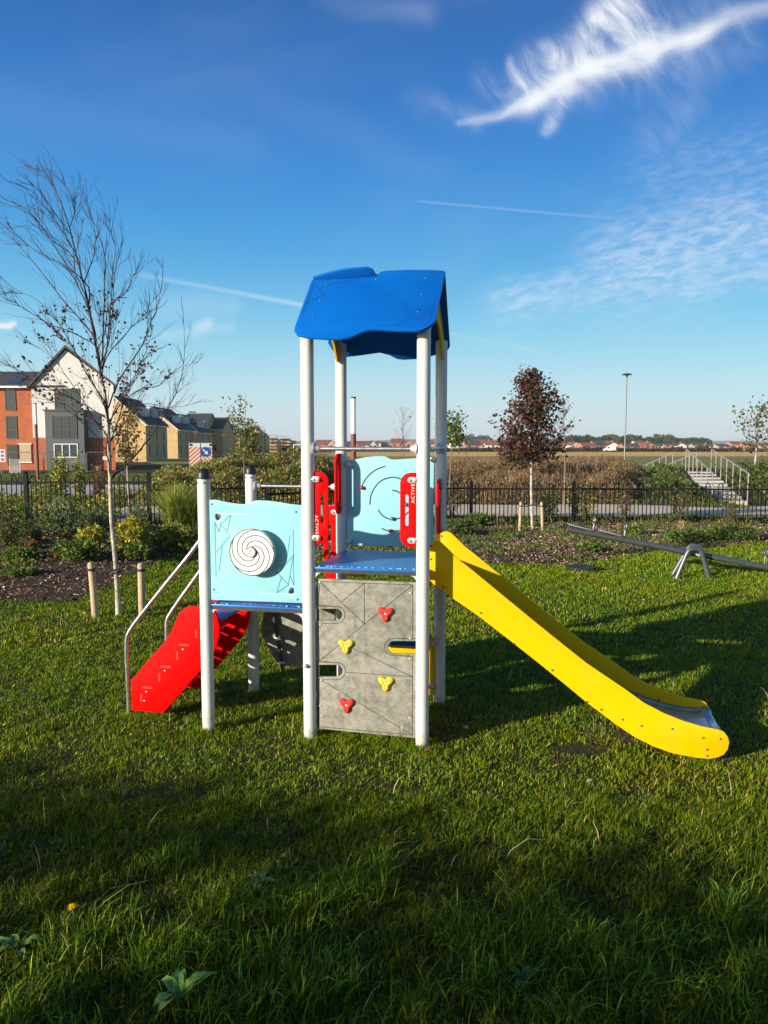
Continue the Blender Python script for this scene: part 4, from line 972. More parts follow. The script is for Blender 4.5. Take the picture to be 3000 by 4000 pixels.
# ------------------------------------------------------------------ seesaw
def px_on(p, q, n=1): return [tuple(np.array(p) + (np.array(q) - np.array(p)) * k / n) for k in range(n + 1)]
def seesaw():
    # pivot frame feet -> distance
    gx, gy = G(*z8(1060, 1790)); Y = gy + .12
    P = lambda x, y, dy=0: (lambda q: Vector((q[0], Y + dy, q[1])))(wy(*z8(x, y), Y + dy))
    c = P(1065, 1600); root = empty('seesaw', (c.x, c.y, float(terr(c.x, c.y))), 0, 'grey steel seesaw with two seats on its raised end', 'seesaw')
    off = root.location
    L_ = lambda v: Vector(v) - off
    a = L_(P(35, 1383)); b = L_(P(1659, 1696)); d = (b - a).normalized(); b = b + d * .62
    mb = MB(); mb.tube([a, b], .036, 20); bm_ = mb.build('beam', M['galv'], root)
    for (x, y, sg) in ((125, 1372, 1), (375, 1420, 1)):
        p = L_(P(x, y)); t = d
        mb = MB(); q0 = p - t * .11 + Vector((0, 0, .02)); q1 = p + t * .11 + Vector((0, 0, .008))
        mb.bar(q0, q1, .2, .014); mb.build('seat', M['galvlight'], root, bevel=.005); mb = MB(); mb.box(tuple(p - Vector((.03, .03, .03))), tuple(p + Vector((.03, .03, .004)))); mb.build('seat_block', M['darkmetal'], root)
    for (x, y) in ((245, 1400), (497, 1450), (1630, 1660)):
        p = L_(P(x, y)); mb = MB()
        w = .10
        mb.tube([p + Vector((0, 0, -.01)), p + Vector((.0, 0, .05)), p + Vector((.012, 0, .09))], .011, 10)
        pts = [p + Vector((.012 + .008 * sin(t), .055 * sin(t), .135 - .05 * cos(t))) for t in np.linspace(0, 2 * pi, 20)]
        mb.tube(pts, .009, 8, cap=False); mb.build('handle', M['galv'], root)
    for dy in (-.11, .13):
        pts = [P(905 if dy < 0 else 870, 1790 if dy < 0 else 1745, dy), P(1000, 1590 if dy < 0 else 1560, dy), P(1035, 1548 if dy < 0 else 1520, dy), P(1080, 1546 if dy < 0 else 1520, dy), P(1120, 1575 if dy < 0 else 1550, dy), P(1190, 1785 if dy < 0 else 1735, dy)]
        pts = [L_(p) for p in pts]; pts[0].z = -.04; pts[-1].z = -.04
        mb = MB(); mb.tube(catmull(pts, 6), .028, 14); mb.build('support_hoop', M['galv'], root)
    p = L_(P(1065, 1583)); mb = MB(); mb.tube([p + Vector((0, -.13, 0)), p + Vector((0, .14, 0))], .016, 14); mb.build('pivot', M['alloy'], root)
seesaw()

# ------------------------------------------------------------------ fence
def fence(name, pts, label):
    x0, y0 = pts[0]; o = empty(name, (x0, y0, float(terr(x0, y0))), 0, label, 'fence'); off = np.array([x0, y0, float(terr(x0, y0))])
    for i, (x, y) in enumerate(pts):
        z = float(terr(x, y)); c = np.array([x, y, z]) - off; mb = MB()
        mb.box((c[0] - .036, c[1] - .036, c[2] - .1), (c[0] + .036, c[1] + .036, c[2] + .90))
        mb.lathe([(.03, .9), (.033, .91), (.02, .935), (.004, .945)], (c[0], c[1], c[2]), n=10)
        mb.build('post', M['fence'], o)
    for (xa, ya), (xb, yb) in zip(pts[:-1], pts[1:]):
        a = np.array([xa, ya, float(terr(xa, ya))]) - off; b = np.array([xb, yb, float(terr(xb, yb))]) - off
        zl_ = min(a[2], b[2]) + .02; zr_ = zl_ + .0
        d = (b - a); Ln = hypot(d[0], d[1]); u = d / Ln; k = int(round(Ln / .095 / 2)) * 2; sp = Ln / (k + 1)
        # the panel is level and steps at the posts
        mb = MB(); base = zl_ + abs(a[2] - b[2]) * .5
        z_lo, z_hi = base + .09, base + .73
        for z in (z_lo, z_hi): mb.bar((a[0], a[1], z), (b[0], b[1], z), .014, .038)
        for j in range(1, k + 1):
            p = a + u * sp * j
            if (j - 1) % 3 == 0 and j < k:     # bow: joins two bars over the top rail
                q = a + u * sp * (j + 1); m_ = (p + q) / 2; r = sp / 2
                arc = [(m_[0] - u[0] * r * cos(t), m_[1] - u[1] * r * cos(t), base + .80 + .055 * sin(t)) for t in np.linspace(0, pi, 9)]
                mb.tube([(p[0], p[1], base + .0)] + arc + [(q[0], q[1], base + .0)], .0115, 6)
            elif (j - 1) % 3 == 2 or j == k:
                mb.tube([(p[0], p[1], base + .0), (p[0], p[1], z_hi)], .0115, 6)
        mb.build('bow_top_panel', M['fence'], o)
fence('bow_top_fence', FENCE, 'black metal bow top fence running along the back of the planting bed')

# ------------------------------------------------------------------ trees
def tree_mesh(branches, base):
    mb = MB()
    for pts, rs in branches:
        n = 8 if rs[0] > .015 else (5 if rs[0] > .005 else 3)
        mb.tube([Vector(p) - Vector(base) for p in pts], list(rs), n, cap=False)
    return mb
def grow(p, d, L_, r, rng, depth, out, tips, up=.25, spread=.6, nchild=5, wind=(0, 0), seg=6, minr=.0016):
    pts = [np.array(p, float)]; rs = [r]; d = np.array(d, float); d /= np.linalg.norm(d)
    for i in range(seg):
        d = d + rng.normal(0, .07, 3) + np.array([wind[0], wind[1], up * .25]); d /= np.linalg.norm(d)
        pts.append(pts[-1] + d * L_ / seg); rs.append(max(r * (1 - .8 * (i + 1) / seg), minr))
    out.append((pts, rs)); tips.append(pts[-1])
    if depth > 0:
        for k in range(nchild):
            t = rng.uniform(.25, .95); i = min(int(t * seg), seg - 1); q = pts[i] + (pts[i + 1] - pts[i]) * (t * seg - i)
            dd = pts[i + 1] - pts[i]; dd /= np.linalg.norm(dd); s = rng.normal(size=3); s -= dd * (s @ dd); s /= np.linalg.norm(s)
            grow(q, dd * cos(spread) + s * sin(spread), L_ * rng.uniform(.35, .6) * (1.15 - .5 * t), rs[i] * .55, rng, depth - 1, out, tips, up, spread, max(nchild - 1, 2), wind, max(seg - 2, 3), minr)
            tips.append(q)
def birch():
    Y = G(463, 2405)[1]; rng = np.random.default_rng(5)
    W = lambda u, v, dy=0: np.array([wy(u, v, Y + dy)[0], Y + dy, wy(u, v, Y + dy)[1]])
    base = W(463, 2407); base[2] = float(terr(base[0], base[1])) - .02
    root = empty('birch_tree', tuple(base), 0, 'bare leaning birch with whitish trunk standing between two short wooden stakes', 'birch tree')
    tr = [(463, 2407), (458, 2300), (451, 2200), (443, 2110), (436, 2041), (432, 1960), (431, 1896), (428, 1790), (424, 1686), (418, 1610), (410, 1541), (395, 1469), (380, 1380), (371, 1329), (354, 1240), (337, 1151), (315, 1065), (294, 982), (270, 886), (241, 799), (207, 717), (185, 660), (164, 606)]
    tp = [W(*p) for p in tr]; n = len(tp)
    rs = [.0205 * (1 - i / (n - 1)) ** .8 + .002 if i > 0 else .029 for i in range(n)]
    k = 11
    mb = MB(); mb.tube([Vector(p - base) for p in tp[:k + 1]], rs[:k + 1], 12, cap=False); mb.build('trunk', M['birchbark'], root)
    out = []; tips = []; out.append((tp[k:], [q * .85 for q in rs[k:]]))
    B = lambda *ps: [zb(*p) for p in ps]; C5 = lambda *ps: [z5(*p) for p in ps]
    prim = [B((770, 1700), (660, 1560), (500, 1380), (350, 1180), (200, 1000), (90, 880), (0, 810)),
            B((790, 1780), (600, 1660), (420, 1600), (200, 1470), (100, 1400), (-40, 1300)),
            B((720, 1290), (560, 1130), (470, 1000), (380, 860), (250, 690), (130, 610), (45, 585)),
            B((640, 1080), (560, 930), (480, 800), (350, 620), (250, 510), (130, 440)),
            B((590, 890), (520, 790), (450, 700), (390, 610), (340, 520), (250, 440)),
            B((650, 1130), (560, 1010), (400, 900), (270, 790), (140, 805)),
            B((760, 1600), (640, 1300), (540, 1130), (400, 1050), (240, 960), (120, 840), (0, 720)),
            B((835, 1800), (838, 1500), (845, 1250), (852, 1050), (800, 860), (740, 720), (690, 560), (625, 470)),
            B((860, 1820), (890, 1500), (912, 1200), (930, 950), (890, 800), (900, 730)),
            B((870, 1780), (900, 1560), (930, 1200), (960, 1060), (978, 940)),
            B((850, 1650), (880, 1450), (1000, 1350), (1080, 1200), (1150, 1085)),
            B((860, 1866), (1020, 1660), (1150, 1540), (1240, 1400), (1280, 1355)),
            C5((865, 640), (960, 400), (1150, 100), (1230, -100), (1300, -330), (1320, -600)),
            C5((905, 1185), (1000, 1090), (1090, 1000), (1250, 800), (1330, 660), (1400, 540), (1460, 400), (1490, 250), (1495, 60), (1490, -80), (1470, -300)),
            C5((868, 700), (700, 590), (560, 520), (400, 450), (250, 380), (130, 290), (0, 240)),
            C5((862, 830), (760, 690), (640, 500), (480, 270), (330, 130), (200, 60)),
            C5((880, 760), (960, 560), (1100, 330), (1200, 100), (1235, -50)),
            C5((888, 900), (960, 700), (1020, 500), (1120, 350), (1190, 200), (1300, 120)),
            C5((850, 600), (740, 380), (600, 150), (500, 20), (420, -40)),
            C5((845, 560), (700, 330), (560, 60), (420, -150), (250, -300), (60, -330)),
            C5((870, 1000), (800, 860), (680, 740), (560, 600), (440, 560), (250, 520)),
            C5((900, 700), (1000, 560), (1150, 450), (1290, 430), (1420, 300), (1530, 260), (1600, 230)),
            B((690, 1350), (620, 1200), (600, 1050), (640, 900), (610, 700), (590, 600)),
            B((680, 1250), (740, 1100), (770, 950), (760, 800), (700, 640)),
            C5((870, 930), (960, 800), (1080, 640), (1200, 570), (1320, 600), (1500, 590), (1640, 540)),
            B((560, 800), (600, 700), (580, 560), (540, 480), (500, 420)), B((480, 600), (430, 470), (380, 380), (300, 320))]
    tu = np.array(tr, float)
    for pl in prim:
        pl = list(pl); vb = min(pl[0][1] + 75, 2380); ub = float(np.interp(vb, tu[::-1, 1], tu[::-1, 0]))
        if abs(float(np.interp(pl[0][1], tu[::-1, 1], tu[::-1, 0])) - pl[0][0]) > 4 and pl[0] != prim[-1][0] and pl[0] != prim[-2][0]: pl = [(ub, vb)] + pl
        dy = rng.uniform(-.55, .55); m_ = len(pl); pts = [W(u, v, dy * (i / (m_ - 1)) ** 1.1) for i, (u, v) in enumerate(pl)]
        cr = [np.array(p) for p in catmull([tuple(p) for p in pts], 3)]; cr = [p + rng.normal(0, .003, 3) for p in cr]
        L_ = sum(np.linalg.norm(cr[i + 1] - cr[i]) for i in range(len(cr) - 1)); r0 = .0030 + .0032 * L_
        out.append((cr, [max(r0 * (1 - i / (len(cr) - 1)) ** .9, .0016) for i in range(len(cr))]))
        for k2 in range(int(9 + 9 * L_)):
            i = rng.integers(2, len(cr) - 1); dd = cr[i] - cr[i - 1]; dd /= np.linalg.norm(dd); s = rng.normal(size=3); s[1] *= .7; s -= dd * (s @ dd); s /= np.linalg.norm(s)
            grow(cr[i], dd * .9 + s * .42, rng.uniform(.15, .5) * (1 - .55 * i / len(cr)), .0026, rng, 1 if rng.random() < .6 else 0, out, tips, up=.35, spread=.42, nchild=3, wind=(-.05, 0), seg=4, minr=.0012)
    tree_mesh(out, base).build('branches', M['redtwig'], root, 60)
    # a few clinging dark leaves low in the crown
    tips = np.array(tips); cpt = W(*z5(830, 250)); dist = np.hypot(tips[:, 0] - cpt[0], (tips[:, 2] - cpt[2]) * .8)
    sel = tips[dist < .56]; sel = sel[rng.random(len(sel)) < .3]
    c2 = W(*z5(450, 420)); sel2 = tips[np.hypot(tips[:, 0] - c2[0], tips[:, 2] - c2[2]) < .25][:14]
    sel = np.concatenate([sel, sel2]); P_ = np.repeat(sel, 3, 0) + rng.normal(0, .018, (len(sel) * 3, 3)) - base
    me = leaves('foliage', P_, rng.uniform(.022, .045, len(P_)), palette(len(P_), [(.09, .035, .04), (.13, .06, .05), (.15, .05, .07), (.08, .08, .03)], None, .2), aspect=.7)
    link('foliage', me, M['pur'], root, 0)
    return root
M['birchbark'] = None; M['redtwig'] = paint('dark_red_twig', (.055, .026, .024), .8, var=.3, vscale=15)
def bark_mat():
    m = ground_mat('birch_bark', (.62, .55, .45), (.45, .38, .3), (.1, .075, .06), s1=9, s2=30, bump=.4, bscale=70); return m
M['birchbark'] = bark_mat()
birch()
def stake(u0, v0, u1, v1, label, tie=None, r=.028, name='tree_stake'):
    x, y = G(u1, v1); z = float(terr(x, y)); X1, Z1 = wy(u0, v0, y)
    root = empty(name, (x, y, z), 0, label, 'tree stake', 'short round stakes tied to young trees')
    top = Vector((X1 - x, 0, Z1 - z)); mb = MB(); mb.tube([(0, 0, -.12), tuple(top * .5), tuple(top * .97), tuple(top)], [r, r * .97, r * .95, r * .7], 16); mb.build('shaft', M['wood'], root)
    mb = MB(); p = top * .87; mb.lathe([(r + .001, -.012), (r + .004, -.01), (r + .004, .01), (r + .001, .012)], tuple(p), n=16)
    if tie:
        tx, tz = wy(*tie, y); q = Vector((tx - x, .0, tz - z)); m_ = (p + q) / 2 - Vector((0, 0, .012)); mb.tube([tuple(p), tuple(m_ + Vector((0, -.02, 0))), tuple(q)], .011, 8)
    mb.build('rubber_tie', M['rubber'], root); return root
stake(*z6(735, 822), *z6(778, 1272), 'pale round stake left of the leaning birch trunk', z6(945, 885), r=.033)
stake(*z6(1141, 828), *z6(1152, 1262), 'pale round stake right of the leaning birch trunk', z6(955, 905), r=.033)
stake(*z7(794, 1330), *z7(781, 1607), 'pale stake left of the purple maple trunk', z7(910, 1358), r=.032)
stake(*z7(986, 1330), *z7(995, 1606), 'pale stake right of the purple maple trunk', z7(915, 1358), r=.032)
stake(*z6(1050, 345), *z6(1048, 500), 'weathered stake by the small leafy sapling behind the birch', z6(930, 355), r=.035)

def round_tree(name, label, base_uv, top_v, crown_v, widths, Y=None, leafc=None, nleaf=2500, lsize=.06, trunk_r=.03, barkm='bark', trunkm='bark', lean=0, group=None, cat='tree', nb=26, dens=1.0, seed=1, z_extra=0, aspect=.7, branch_len=1.0, clump=0):
    """young tree: trunk, branches filling a crown outline given as (v, u_left, u_right) rows"""
    rng = np.random.default_rng(seed)
    if Y is None: bx, by = G(*base_uv)
    else: by = Y; bx = wy(*base_uv, Y)[0]
    bz = float(terr(bx, by)); base = np.array([bx, by, bz])
    root = empty(name, tuple(base), 0, label, cat, group)
    rows = sorted([(wy(0, v, by)[1], wy(ul, v, by)[0], wy(ur, v, by)[0]) for v, ul, ur in widths])
    zs_ = [r[0] for r in rows]; xl = [r[1] for r in rows]; xr = [r[2] for r in rows]
    ztop = wy(0, top_v, by)[1]; xtop = np.interp(ztop, zs_, xl) * .5 + np.interp(ztop, zs_, xr) * .5
    zc0 = wy(0, crown_v, by)[1]
    trk = [np.array([bx + (xtop - bx) * (t ** 1.3) + .012 * sin(7 * t + seed) * (ztop - bz) * .4, by, bz + (ztop - bz) * t]) for t in np.linspace(0, 1, 14)]
    kz = next(i for i, p in enumerate(trk) if p[2] > zc0 - .01) if zc0 < ztop else 13
    kz = max(kz, 2)
    rs = [max(trunk_r * (1 - t) ** .75, .004) for t in np.linspace(0, 1, 14)]
    mb = MB(); mb.tube([Vector(p - base) for p in [trk[0] - np.array([0, 0, .05])] + trk[1:kz + 1]], rs[:kz + 1], 10, cap=False); mb.build('trunk', M[trunkm], root)
    out = [(trk[kz:], rs[kz:])] if kz < 13 else []; tips = []
    for k in range(nb):
        zt_ = rng.uniform(zc0, ztop - .05 * (ztop - zc0)); l, r_ = np.interp(zt_, zs_, xl), np.interp(zt_, zs_, xr); cx = (l + r_) / 2; hw = (r_ - l) / 2
        az = k * 2.4 + rng.uniform(-.3, .3); rad = hw * rng.uniform(.75, 1.0) * branch_len
        tip = np.array([cx + rad * cos(az), by + rad * sin(az), zt_]); z0_ = max(zc0 * .75 + zt_ * .25 - .1 * (ztop - zc0) * 0, zt_ - abs(rad) * 1.1 - .1)
        z0_ = max(z0_, zc0 - .04); t = (z0_ - bz) / (ztop - bz); st = np.array([np.interp(z0_, [p[2] for p in trk], [p[0] for p in trk]), by, z0_])
        mid = st * .45 + tip * .55 + np.array([0, 0, -.06 * hw]); pts = [np.array(p) for p in catmull([tuple(st), tuple(mid), tuple(tip)], 4)]
        r0 = max(trunk_r * .36 * (1 - t) + .003, .004); out.append((pts, [max(r0 * (1 - i / (len(pts) - 1)), .0025) for i in range(len(pts))]))
        for j in range(7):
            i = rng.integers(2, len(pts)); dd = pts[i] - pts[i - 1]; dd /= np.linalg.norm(dd); s = rng.normal(size=3); s /= np.linalg.norm(s)
            grow(pts[i], dd * .7 + s * .6, hw * rng.uniform(.2, .5), .004, rng, 0, out, tips, up=.3, seg=3, minr=.002)
        tips += [p for p in pts[3:]]
    tree_mesh(out, base).build('branches', M[barkm], root, 60)
    if leafc:
        tips = np.array(tips)
        if clump: tips = tips[rng.choice(len(tips), min(clump, len(tips)), replace=False)]
        if nleaf > 0:
            i = rng.integers(0, len(tips), nleaf); P_ = tips[i] + rng.normal(0, lsize * (1.5 if clump else 1.1), (nleaf, 3)) - base
            c = palette(nleaf, leafc, None, .25, rng)
            link('foliage', leaves('foliage', P_, rng.uniform(.6, 1.3, nleaf) * lsize, c, aspect=aspect, rng=rng, up=-.15), M['pur' if 'purple' in label or 'maroon' in label else 'leaf'], root, 0)
    return root
W7 = lambda rows: [(z7(0, y)[1], z7(a, 0)[0], z7(b, 0)[0]) for y, a, b in rows]
round_tree('maple_tree', 'purple leaved young maple tied between two short stakes by the black fence', z7(900, 1590), z7(0, 90)[1], z7(0, 960)[1],
           W7([(90, 850, 895), (180, 810, 900), (260, 760, 1010), (330, 700, 1080), (420, 690, 1130), (530, 610, 1150), (620, 600, 1190), (730, 530, 1200), (820, 590, 1170), (900, 690, 1080), (980, 780, 1000)]),
           leafc=[(.065, .03, .022), (.1, .042, .03), (.045, .025, .02), (.17, .05, .04), (.09, .07, .03)], nleaf=5200, lsize=.066, clump=210, trunk_r=.034, trunkm='birchbark', nb=90, seed=3, aspect=.85, cat='maple tree')
YG = [(.16, .2, .03), (.22, .24, .04), (.1, .14, .03), (.28, .26, .06)]
round_tree('sapling', 'green leaved sapling just right of the blue roofed tower', (1755, 1985), 1597, 1730, [(1597, 1745, 1800), (1640, 1740, 1815), (1680, 1735, 1805), (1750, 1730, 1795)], Y=23, leafc=[(.11, .17, .03), (.16, .2, .04), (.07, .11, .02)], nleaf=700, lsize=.1, trunk_r=.025, nb=16, seed=4, group='young trees beyond the fence')
round_tree('bare_tree', 'bare young tree with brown trunk right of the purple maple', (2205, 2000), 1545, 1690, [(1545, 2190, 2215), (1600, 2180, 2245), (1650, 2180, 2258), (1700, 2195, 2240)], Y=21.7, leafc=[(.06, .04, .03)], nleaf=14, lsize=.08, trunk_r=.03, nb=30, seed=5, branch_len=.9, group='young trees beyond the fence')
round_tree('bare_tree', 'leafless small tree seen through the middle of the tower', (1575, 1900), 1578, 1745, [(1578, 1565, 1585), (1600, 1545, 1615), (1640, 1530, 1625), (1700, 1540, 1610), (1745, 1560, 1590)], Y=30, leafc=[(.06, .04, .03)], nleaf=6, lsize=.08, trunk_r=.03, nb=22, seed=6, group='young trees beyond the fence')
round_tree('sapling', 'thin sapling with sparse round leaves at the far right by the steps', (2945, 1850), 1568, 1770, [(1568, 2965, 2985), (1600, 2900, 2990), (1640, 2878, 3010), (1690, 2885, 3010), (1740, 2910, 3000)], Y=33, leafc=[(.12, .15, .06), (.09, .12, .05), (.16, .17, .08), (.3, .2, .1)], nleaf=330, lsize=.16, trunk_r=.045, trunkm='birchbark', nb=20, seed=7, group='young trees beyond the fence')
round_tree('sapling', 'green leaved sapling standing left of the tower in front of the scaffolding', (955, 1960), 1533, 1790, [(1533, 940, 975), (1560, 905, 998), (1600, 895, 995), (1650, 915, 985), (1700, 925, 1000), (1760, 920, 1010)], Y=22.5, leafc=[(.1, .13, .03), (.15, .17, .04), (.2, .19, .06)], nleaf=650, lsize=.1, trunk_r=.02, nb=22, seed=8, group='young trees beyond the fence')
round_tree('sapling', 'yellowing sapling right behind the birch trunk', (508, 2010), 1560, 1800, [(1560, 460, 500), (1600, 450, 530), (1650, 440, 545), (1700, 450, 550), (1760, 470, 530)], Y=17.6, leafc=[(.1, .11, .02), (.16, .14, .03), (.2, .12, .04), (.08, .09, .02)], nleaf=650, lsize=.075, trunk_r=.022, trunkm='birchbark', nb=26, seed=9, group='young trees beyond the fence')

# ------------------------------------------------------------------ shrubs and bed plants
def shrub(name, label, u, v, top, wpx, kind, cols, n, Y=None, size=.05, seed=0, cat='shrub', group=None, dens=None):
    rng = np.random.default_rng(100 + seed)
    x, y = (G(u, v) if Y is None else (wy(u, v, Y)[0], Y)); z = float(terr(x, y)); h = wy(u, top, y)[1] - z; w = wpx / F_PX * y
    root = empty(name, (x, y, z), 0, label, cat, group); mb = MB()
    ns = 14 if kind != 'grass' else 8
    tips = []
    for k in range(ns):
        az = 2 * pi * k / ns + rng.uniform(-.2, .2); rr = w * .5 * rng.uniform(.3, 1); hh = h * rng.uniform(.6, .95)
        pts = catmull([(0, 0, -.03), (rr * .4 * cos(az), rr * .4 * sin(az), hh * .5), (rr * cos(az), rr * sin(az), hh)], 3)
        mb.tube(pts, [.006 * (1 - i / len(pts)) + .002 for i in range(len(pts))], 4, cap=False); tips.append(pts)
    mb.build('stems', M['twig'] if kind != 'grass' else M['dry'] if False else M['twig'], root, 60)
    if kind == 'leafy':
        c = rng.normal(0, 1, (n, 3)); c /= np.linalg.norm(c, axis=1)[:, None]; r = rng.uniform(.35, 1, n) ** .6
        lump = 1 + .28 * np.sin(c[:, 0] * 4 + seed) * np.cos(c[:, 1] * 5 + seed * 2) + .2 * np.sin(c[:, 2] * 7 + c[:, 0] * 6)
        P_ = np.stack([c[:, 0] * r * w * .5 * lump, c[:, 1] * r * w * .5 * lump, h * .5 + c[:, 2] * r * h * .52 * lump], 1); P_[:, 2] = np.abs(P_[:, 2])
        k = rng.random(n) < .35; t = rng.integers(0, len(tips), n)
        me = leaves('foliage', P_, rng.uniform(.6, 1.4, n) * size, palette(n, cols, None, .25, rng), aspect=.55, up=.5, rng=rng)
    elif kind == 'upright':
        m_ = n // 12; sx = rng.normal(0, w * .22, m_); sy = rng.normal(0, w * .22, m_); sh = h * rng.uniform(.5, 1.05, m_) * np.exp(-(np.hypot(sx, sy) / w) ** 2)
        t = np.tile(np.linspace(.08, 1, 12), m_); i = np.repeat(np.arange(m_), 12)
        P_ = np.stack([sx[i] * (1 + .5 * t), sy[i] * (1 + .5 * t), sh[i] * t], 1) + rng.normal(0, .008, (m_ * 12, 3))
        me = leaves('foliage', P_, rng.uniform(.7, 1.3, len(P_)) * size, palette(len(P_), cols, None, .2, rng), aspect=.3, up=1.4, rng=rng)
    else:
        a = rng.uniform(0, 2 * pi, n); r = np.abs(rng.normal(0, w * .13, n)); P_ = np.stack([np.cos(a) * r, np.sin(a) * r, np.zeros(n)], 1)
        me = blades('foliage', P_, rng.uniform(.55, 1.12, n) * h, size * .25, palette(n, cols, None, .2, rng), lean=.42, rng=rng, curl=1.0)
    link('foliage', me, M['leaf'], root, 0); return root
GRN = [(.11, .18, .035), (.15, .21, .04), (.08, .13, .03)]; GRY = [(.16, .21, .1), (.23, .27, .13), (.12, .16, .08)]; YEL = [(.5, .42, .05), (.3, .32, .05), (.6, .45, .06), (.18, .24, .04)]
DRK = [(.06, .09, .03), (.09, .12, .035), (.15, .13, .06)]; ORG = [(.28, .12, .05), (.2, .1, .05), (.35, .16, .07)]; PINK = [(.14, .16, .07), (.2, .16, .1), (.1, .12, .05)]
sh = [('rosemary_bush', 'tall grey green spiky bush in the bed at the left of the birch', z6(470, 600), 300, 300, 'upright', GRY, 1500, .07),
      ('rosemary_bush', 'dark grey green spiky bush directly left of the birch trunk', z6(800, 560), 370, 210, 'upright', GRY, 900, .065),
      ('rosemary_bush', 'small spiky green bush right behind the birch trunk by the fence', z6(1140, 520), 350, 140, 'upright', GRY, 700, .065),
      ('rosemary_bush', 'dark upright bush beside the leftmost visible fence post', z6(195, 610), 320, 110, 'upright', GRN, 600, .065),
      ('leafy_shrub', 'dark mottled shrub cut by the left edge of the photo', z6(50, 700), 340, 300, 'leafy', DRK + [(.3, .27, .12)], 2300, .038),
      ('yellow_shrub', 'bright yellow leaved low shrub right of the birch trunk', z6(1060, 740), 500, 260, 'leafy', YEL, 2200, .055),
      ('yellow_shrub', 'yellow and green low shrub left of the birch trunk', z6(740, 690), 545, 200, 'leafy', YEL, 1500, .045),
      ('yellow_shrub', 'yellow flecked green shrub behind the fence right of the birch', z6(960, 330), 210, 260, 'leafy', YEL + GRN, 1500, .06),
      ('yellow_shrub', 'small orange tinted shrub left of the yellow one', z6(550, 650), 585, 80, 'leafy', ORG + YEL, 420, .035),
      ('leafy_shrub', 'green leafy shrub with yellow flecks by the tall grass clump', z6(1420, 740), 530, 330, 'leafy', YEL + GRN + GRN, 2600, .05),
      ('leafy_shrub', 'low green plants spreading left of the birch on the bark', z6(620, 800), 650, 340, 'leafy', GRN + [(.25, .28, .06)], 2000, .05),
      ('leafy_shrub', 'low dark green plants right of the birch trunk', z6(1100, 800), 690, 260, 'leafy', GRN + [(.18, .2, .05)], 1900, .05),
      ('leafy_shrub', 'low green plant patch nearest the left edge on the bark', z6(150, 800), 715, 260, 'leafy', GRN, 1300, .05),
      ('leafy_shrub', 'low green weeds in the middle of the bark mulch', z6(180, 930), 880, 240, 'leafy', GRN, 900, .04),
      ('dried_fern', 'orange brown dried plant on the bark at the left', z6(265, 720), 655, 110, 'leafy', ORG, 420, .04),
      ('dried_fern', 'small rust coloured dried plant left of the green patch', z6(480, 785), 740, 90, 'leafy', ORG, 300, .04),
      ('ornamental_grass', 'wispy grey grass tuft in front of the dark shrub', z6(290, 660), 540, 160, 'grass', [(.2, .19, .1), (.14, .14, .07)], 260, .05),
      ('ornamental_grass', 'large fountain of green ornamental grass behind the left end post', z6(1450, 640), 190, 300, 'grass', [(.24, .28, .05), (.18, .23, .04), (.36, .34, .11)], 1900, .055),
      ('ornamental_grass', 'tall green grass clump touching the low deck post', z6(1590, 660), 230, 280, 'grass', [(.2, .26, .05), (.14, .2, .03), (.3, .3, .09)], 1500, .055)]
for i, (nm, lb, (u, v), ty, wp, kd, cl_, n, sz) in enumerate(sh):
    shrub(nm, lb, u, v, z6(0, ty)[1], wp / 2.074, kd, cl_, n, size=sz, seed=i, cat={'rosemary_bush': 'bush', 'leafy_shrub': 'shrub', 'yellow_shrub': 'shrub', 'dried_fern': 'dried plant', 'ornamental_grass': 'ornamental grass'}[nm])
sh2 = [('leafy_shrub', 'bushy green plant in the bed right beside the yellow slide top', z7(390, 1560), 1440, 190, GRN, 1500, .05),
       ('leafy_shrub', 'green ground plant left of the maple stakes', z7(200, 1640), 1490, 300, GRN + DRK, 1800, .05),
       ('leafy_shrub', 'small leafy plant at the foot of the purple maple', z7(840, 1560), 1480, 110, GRN, 500, .045),
       ('climbing_shrub', 'thin climbing shrub with mottled leaves right of the maple stakes', z7(1060, 1500), 1230, 170, DRK + [(.16, .16, .05)], 520, .05),
       ('climbing_shrub', 'sparse yellow green climber on the fence right of the maple', z7(1400, 1520), 1210, 210, YEL + DRK, 520, .05),
       ('climbing_shrub', 'twiggy climber in the fence just right of the tower', z7(150, 1520), 1240, 160, DRK, 260, .045),
       ('dried_grass_tuft', 'straw coloured dry grass tuft by a fence post', z8(965, 1400), 1310, 130, [(.5, .4, .2), (.38, .3, .14)], 260, .04),
       ('leafy_shrub', 'green feathery plants under the fence at the far right', z8(1350, 1470), 1370, 420, GRN, 2400, .045),
       ('leafy_shrub', 'low green plants behind the seesaw pivot', z8(980, 1500), 1400, 300, GRN, 1700, .045),
       ('leafy_shrub', 'green tuft of plants behind the raised seesaw end', z8(570, 1430), 1365, 170, GRN, 900, .045),
       ('leafy_shrub', 'low weeds in front of the seesaw end on the soil', z8(230, 1570), 1500, 200, GRN, 900, .045)]
for i, (nm, lb, (u, v), ty, wp, cl_, n, sz) in enumerate(sh2):
    zz = z7 if i < 6 else z8; s_ = 2.37 if i < 6 else 2.074
    shrub(nm, lb, u, v, zz(0, ty)[1], wp / s_, 'grass' if 'tuft' in nm else 'leafy', cl_, n, size=sz, seed=40 + i, cat={'leafy_shrub': 'shrub', 'climbing_shrub': 'climber', 'dried_grass_tuft': 'dry grass'}[nm])
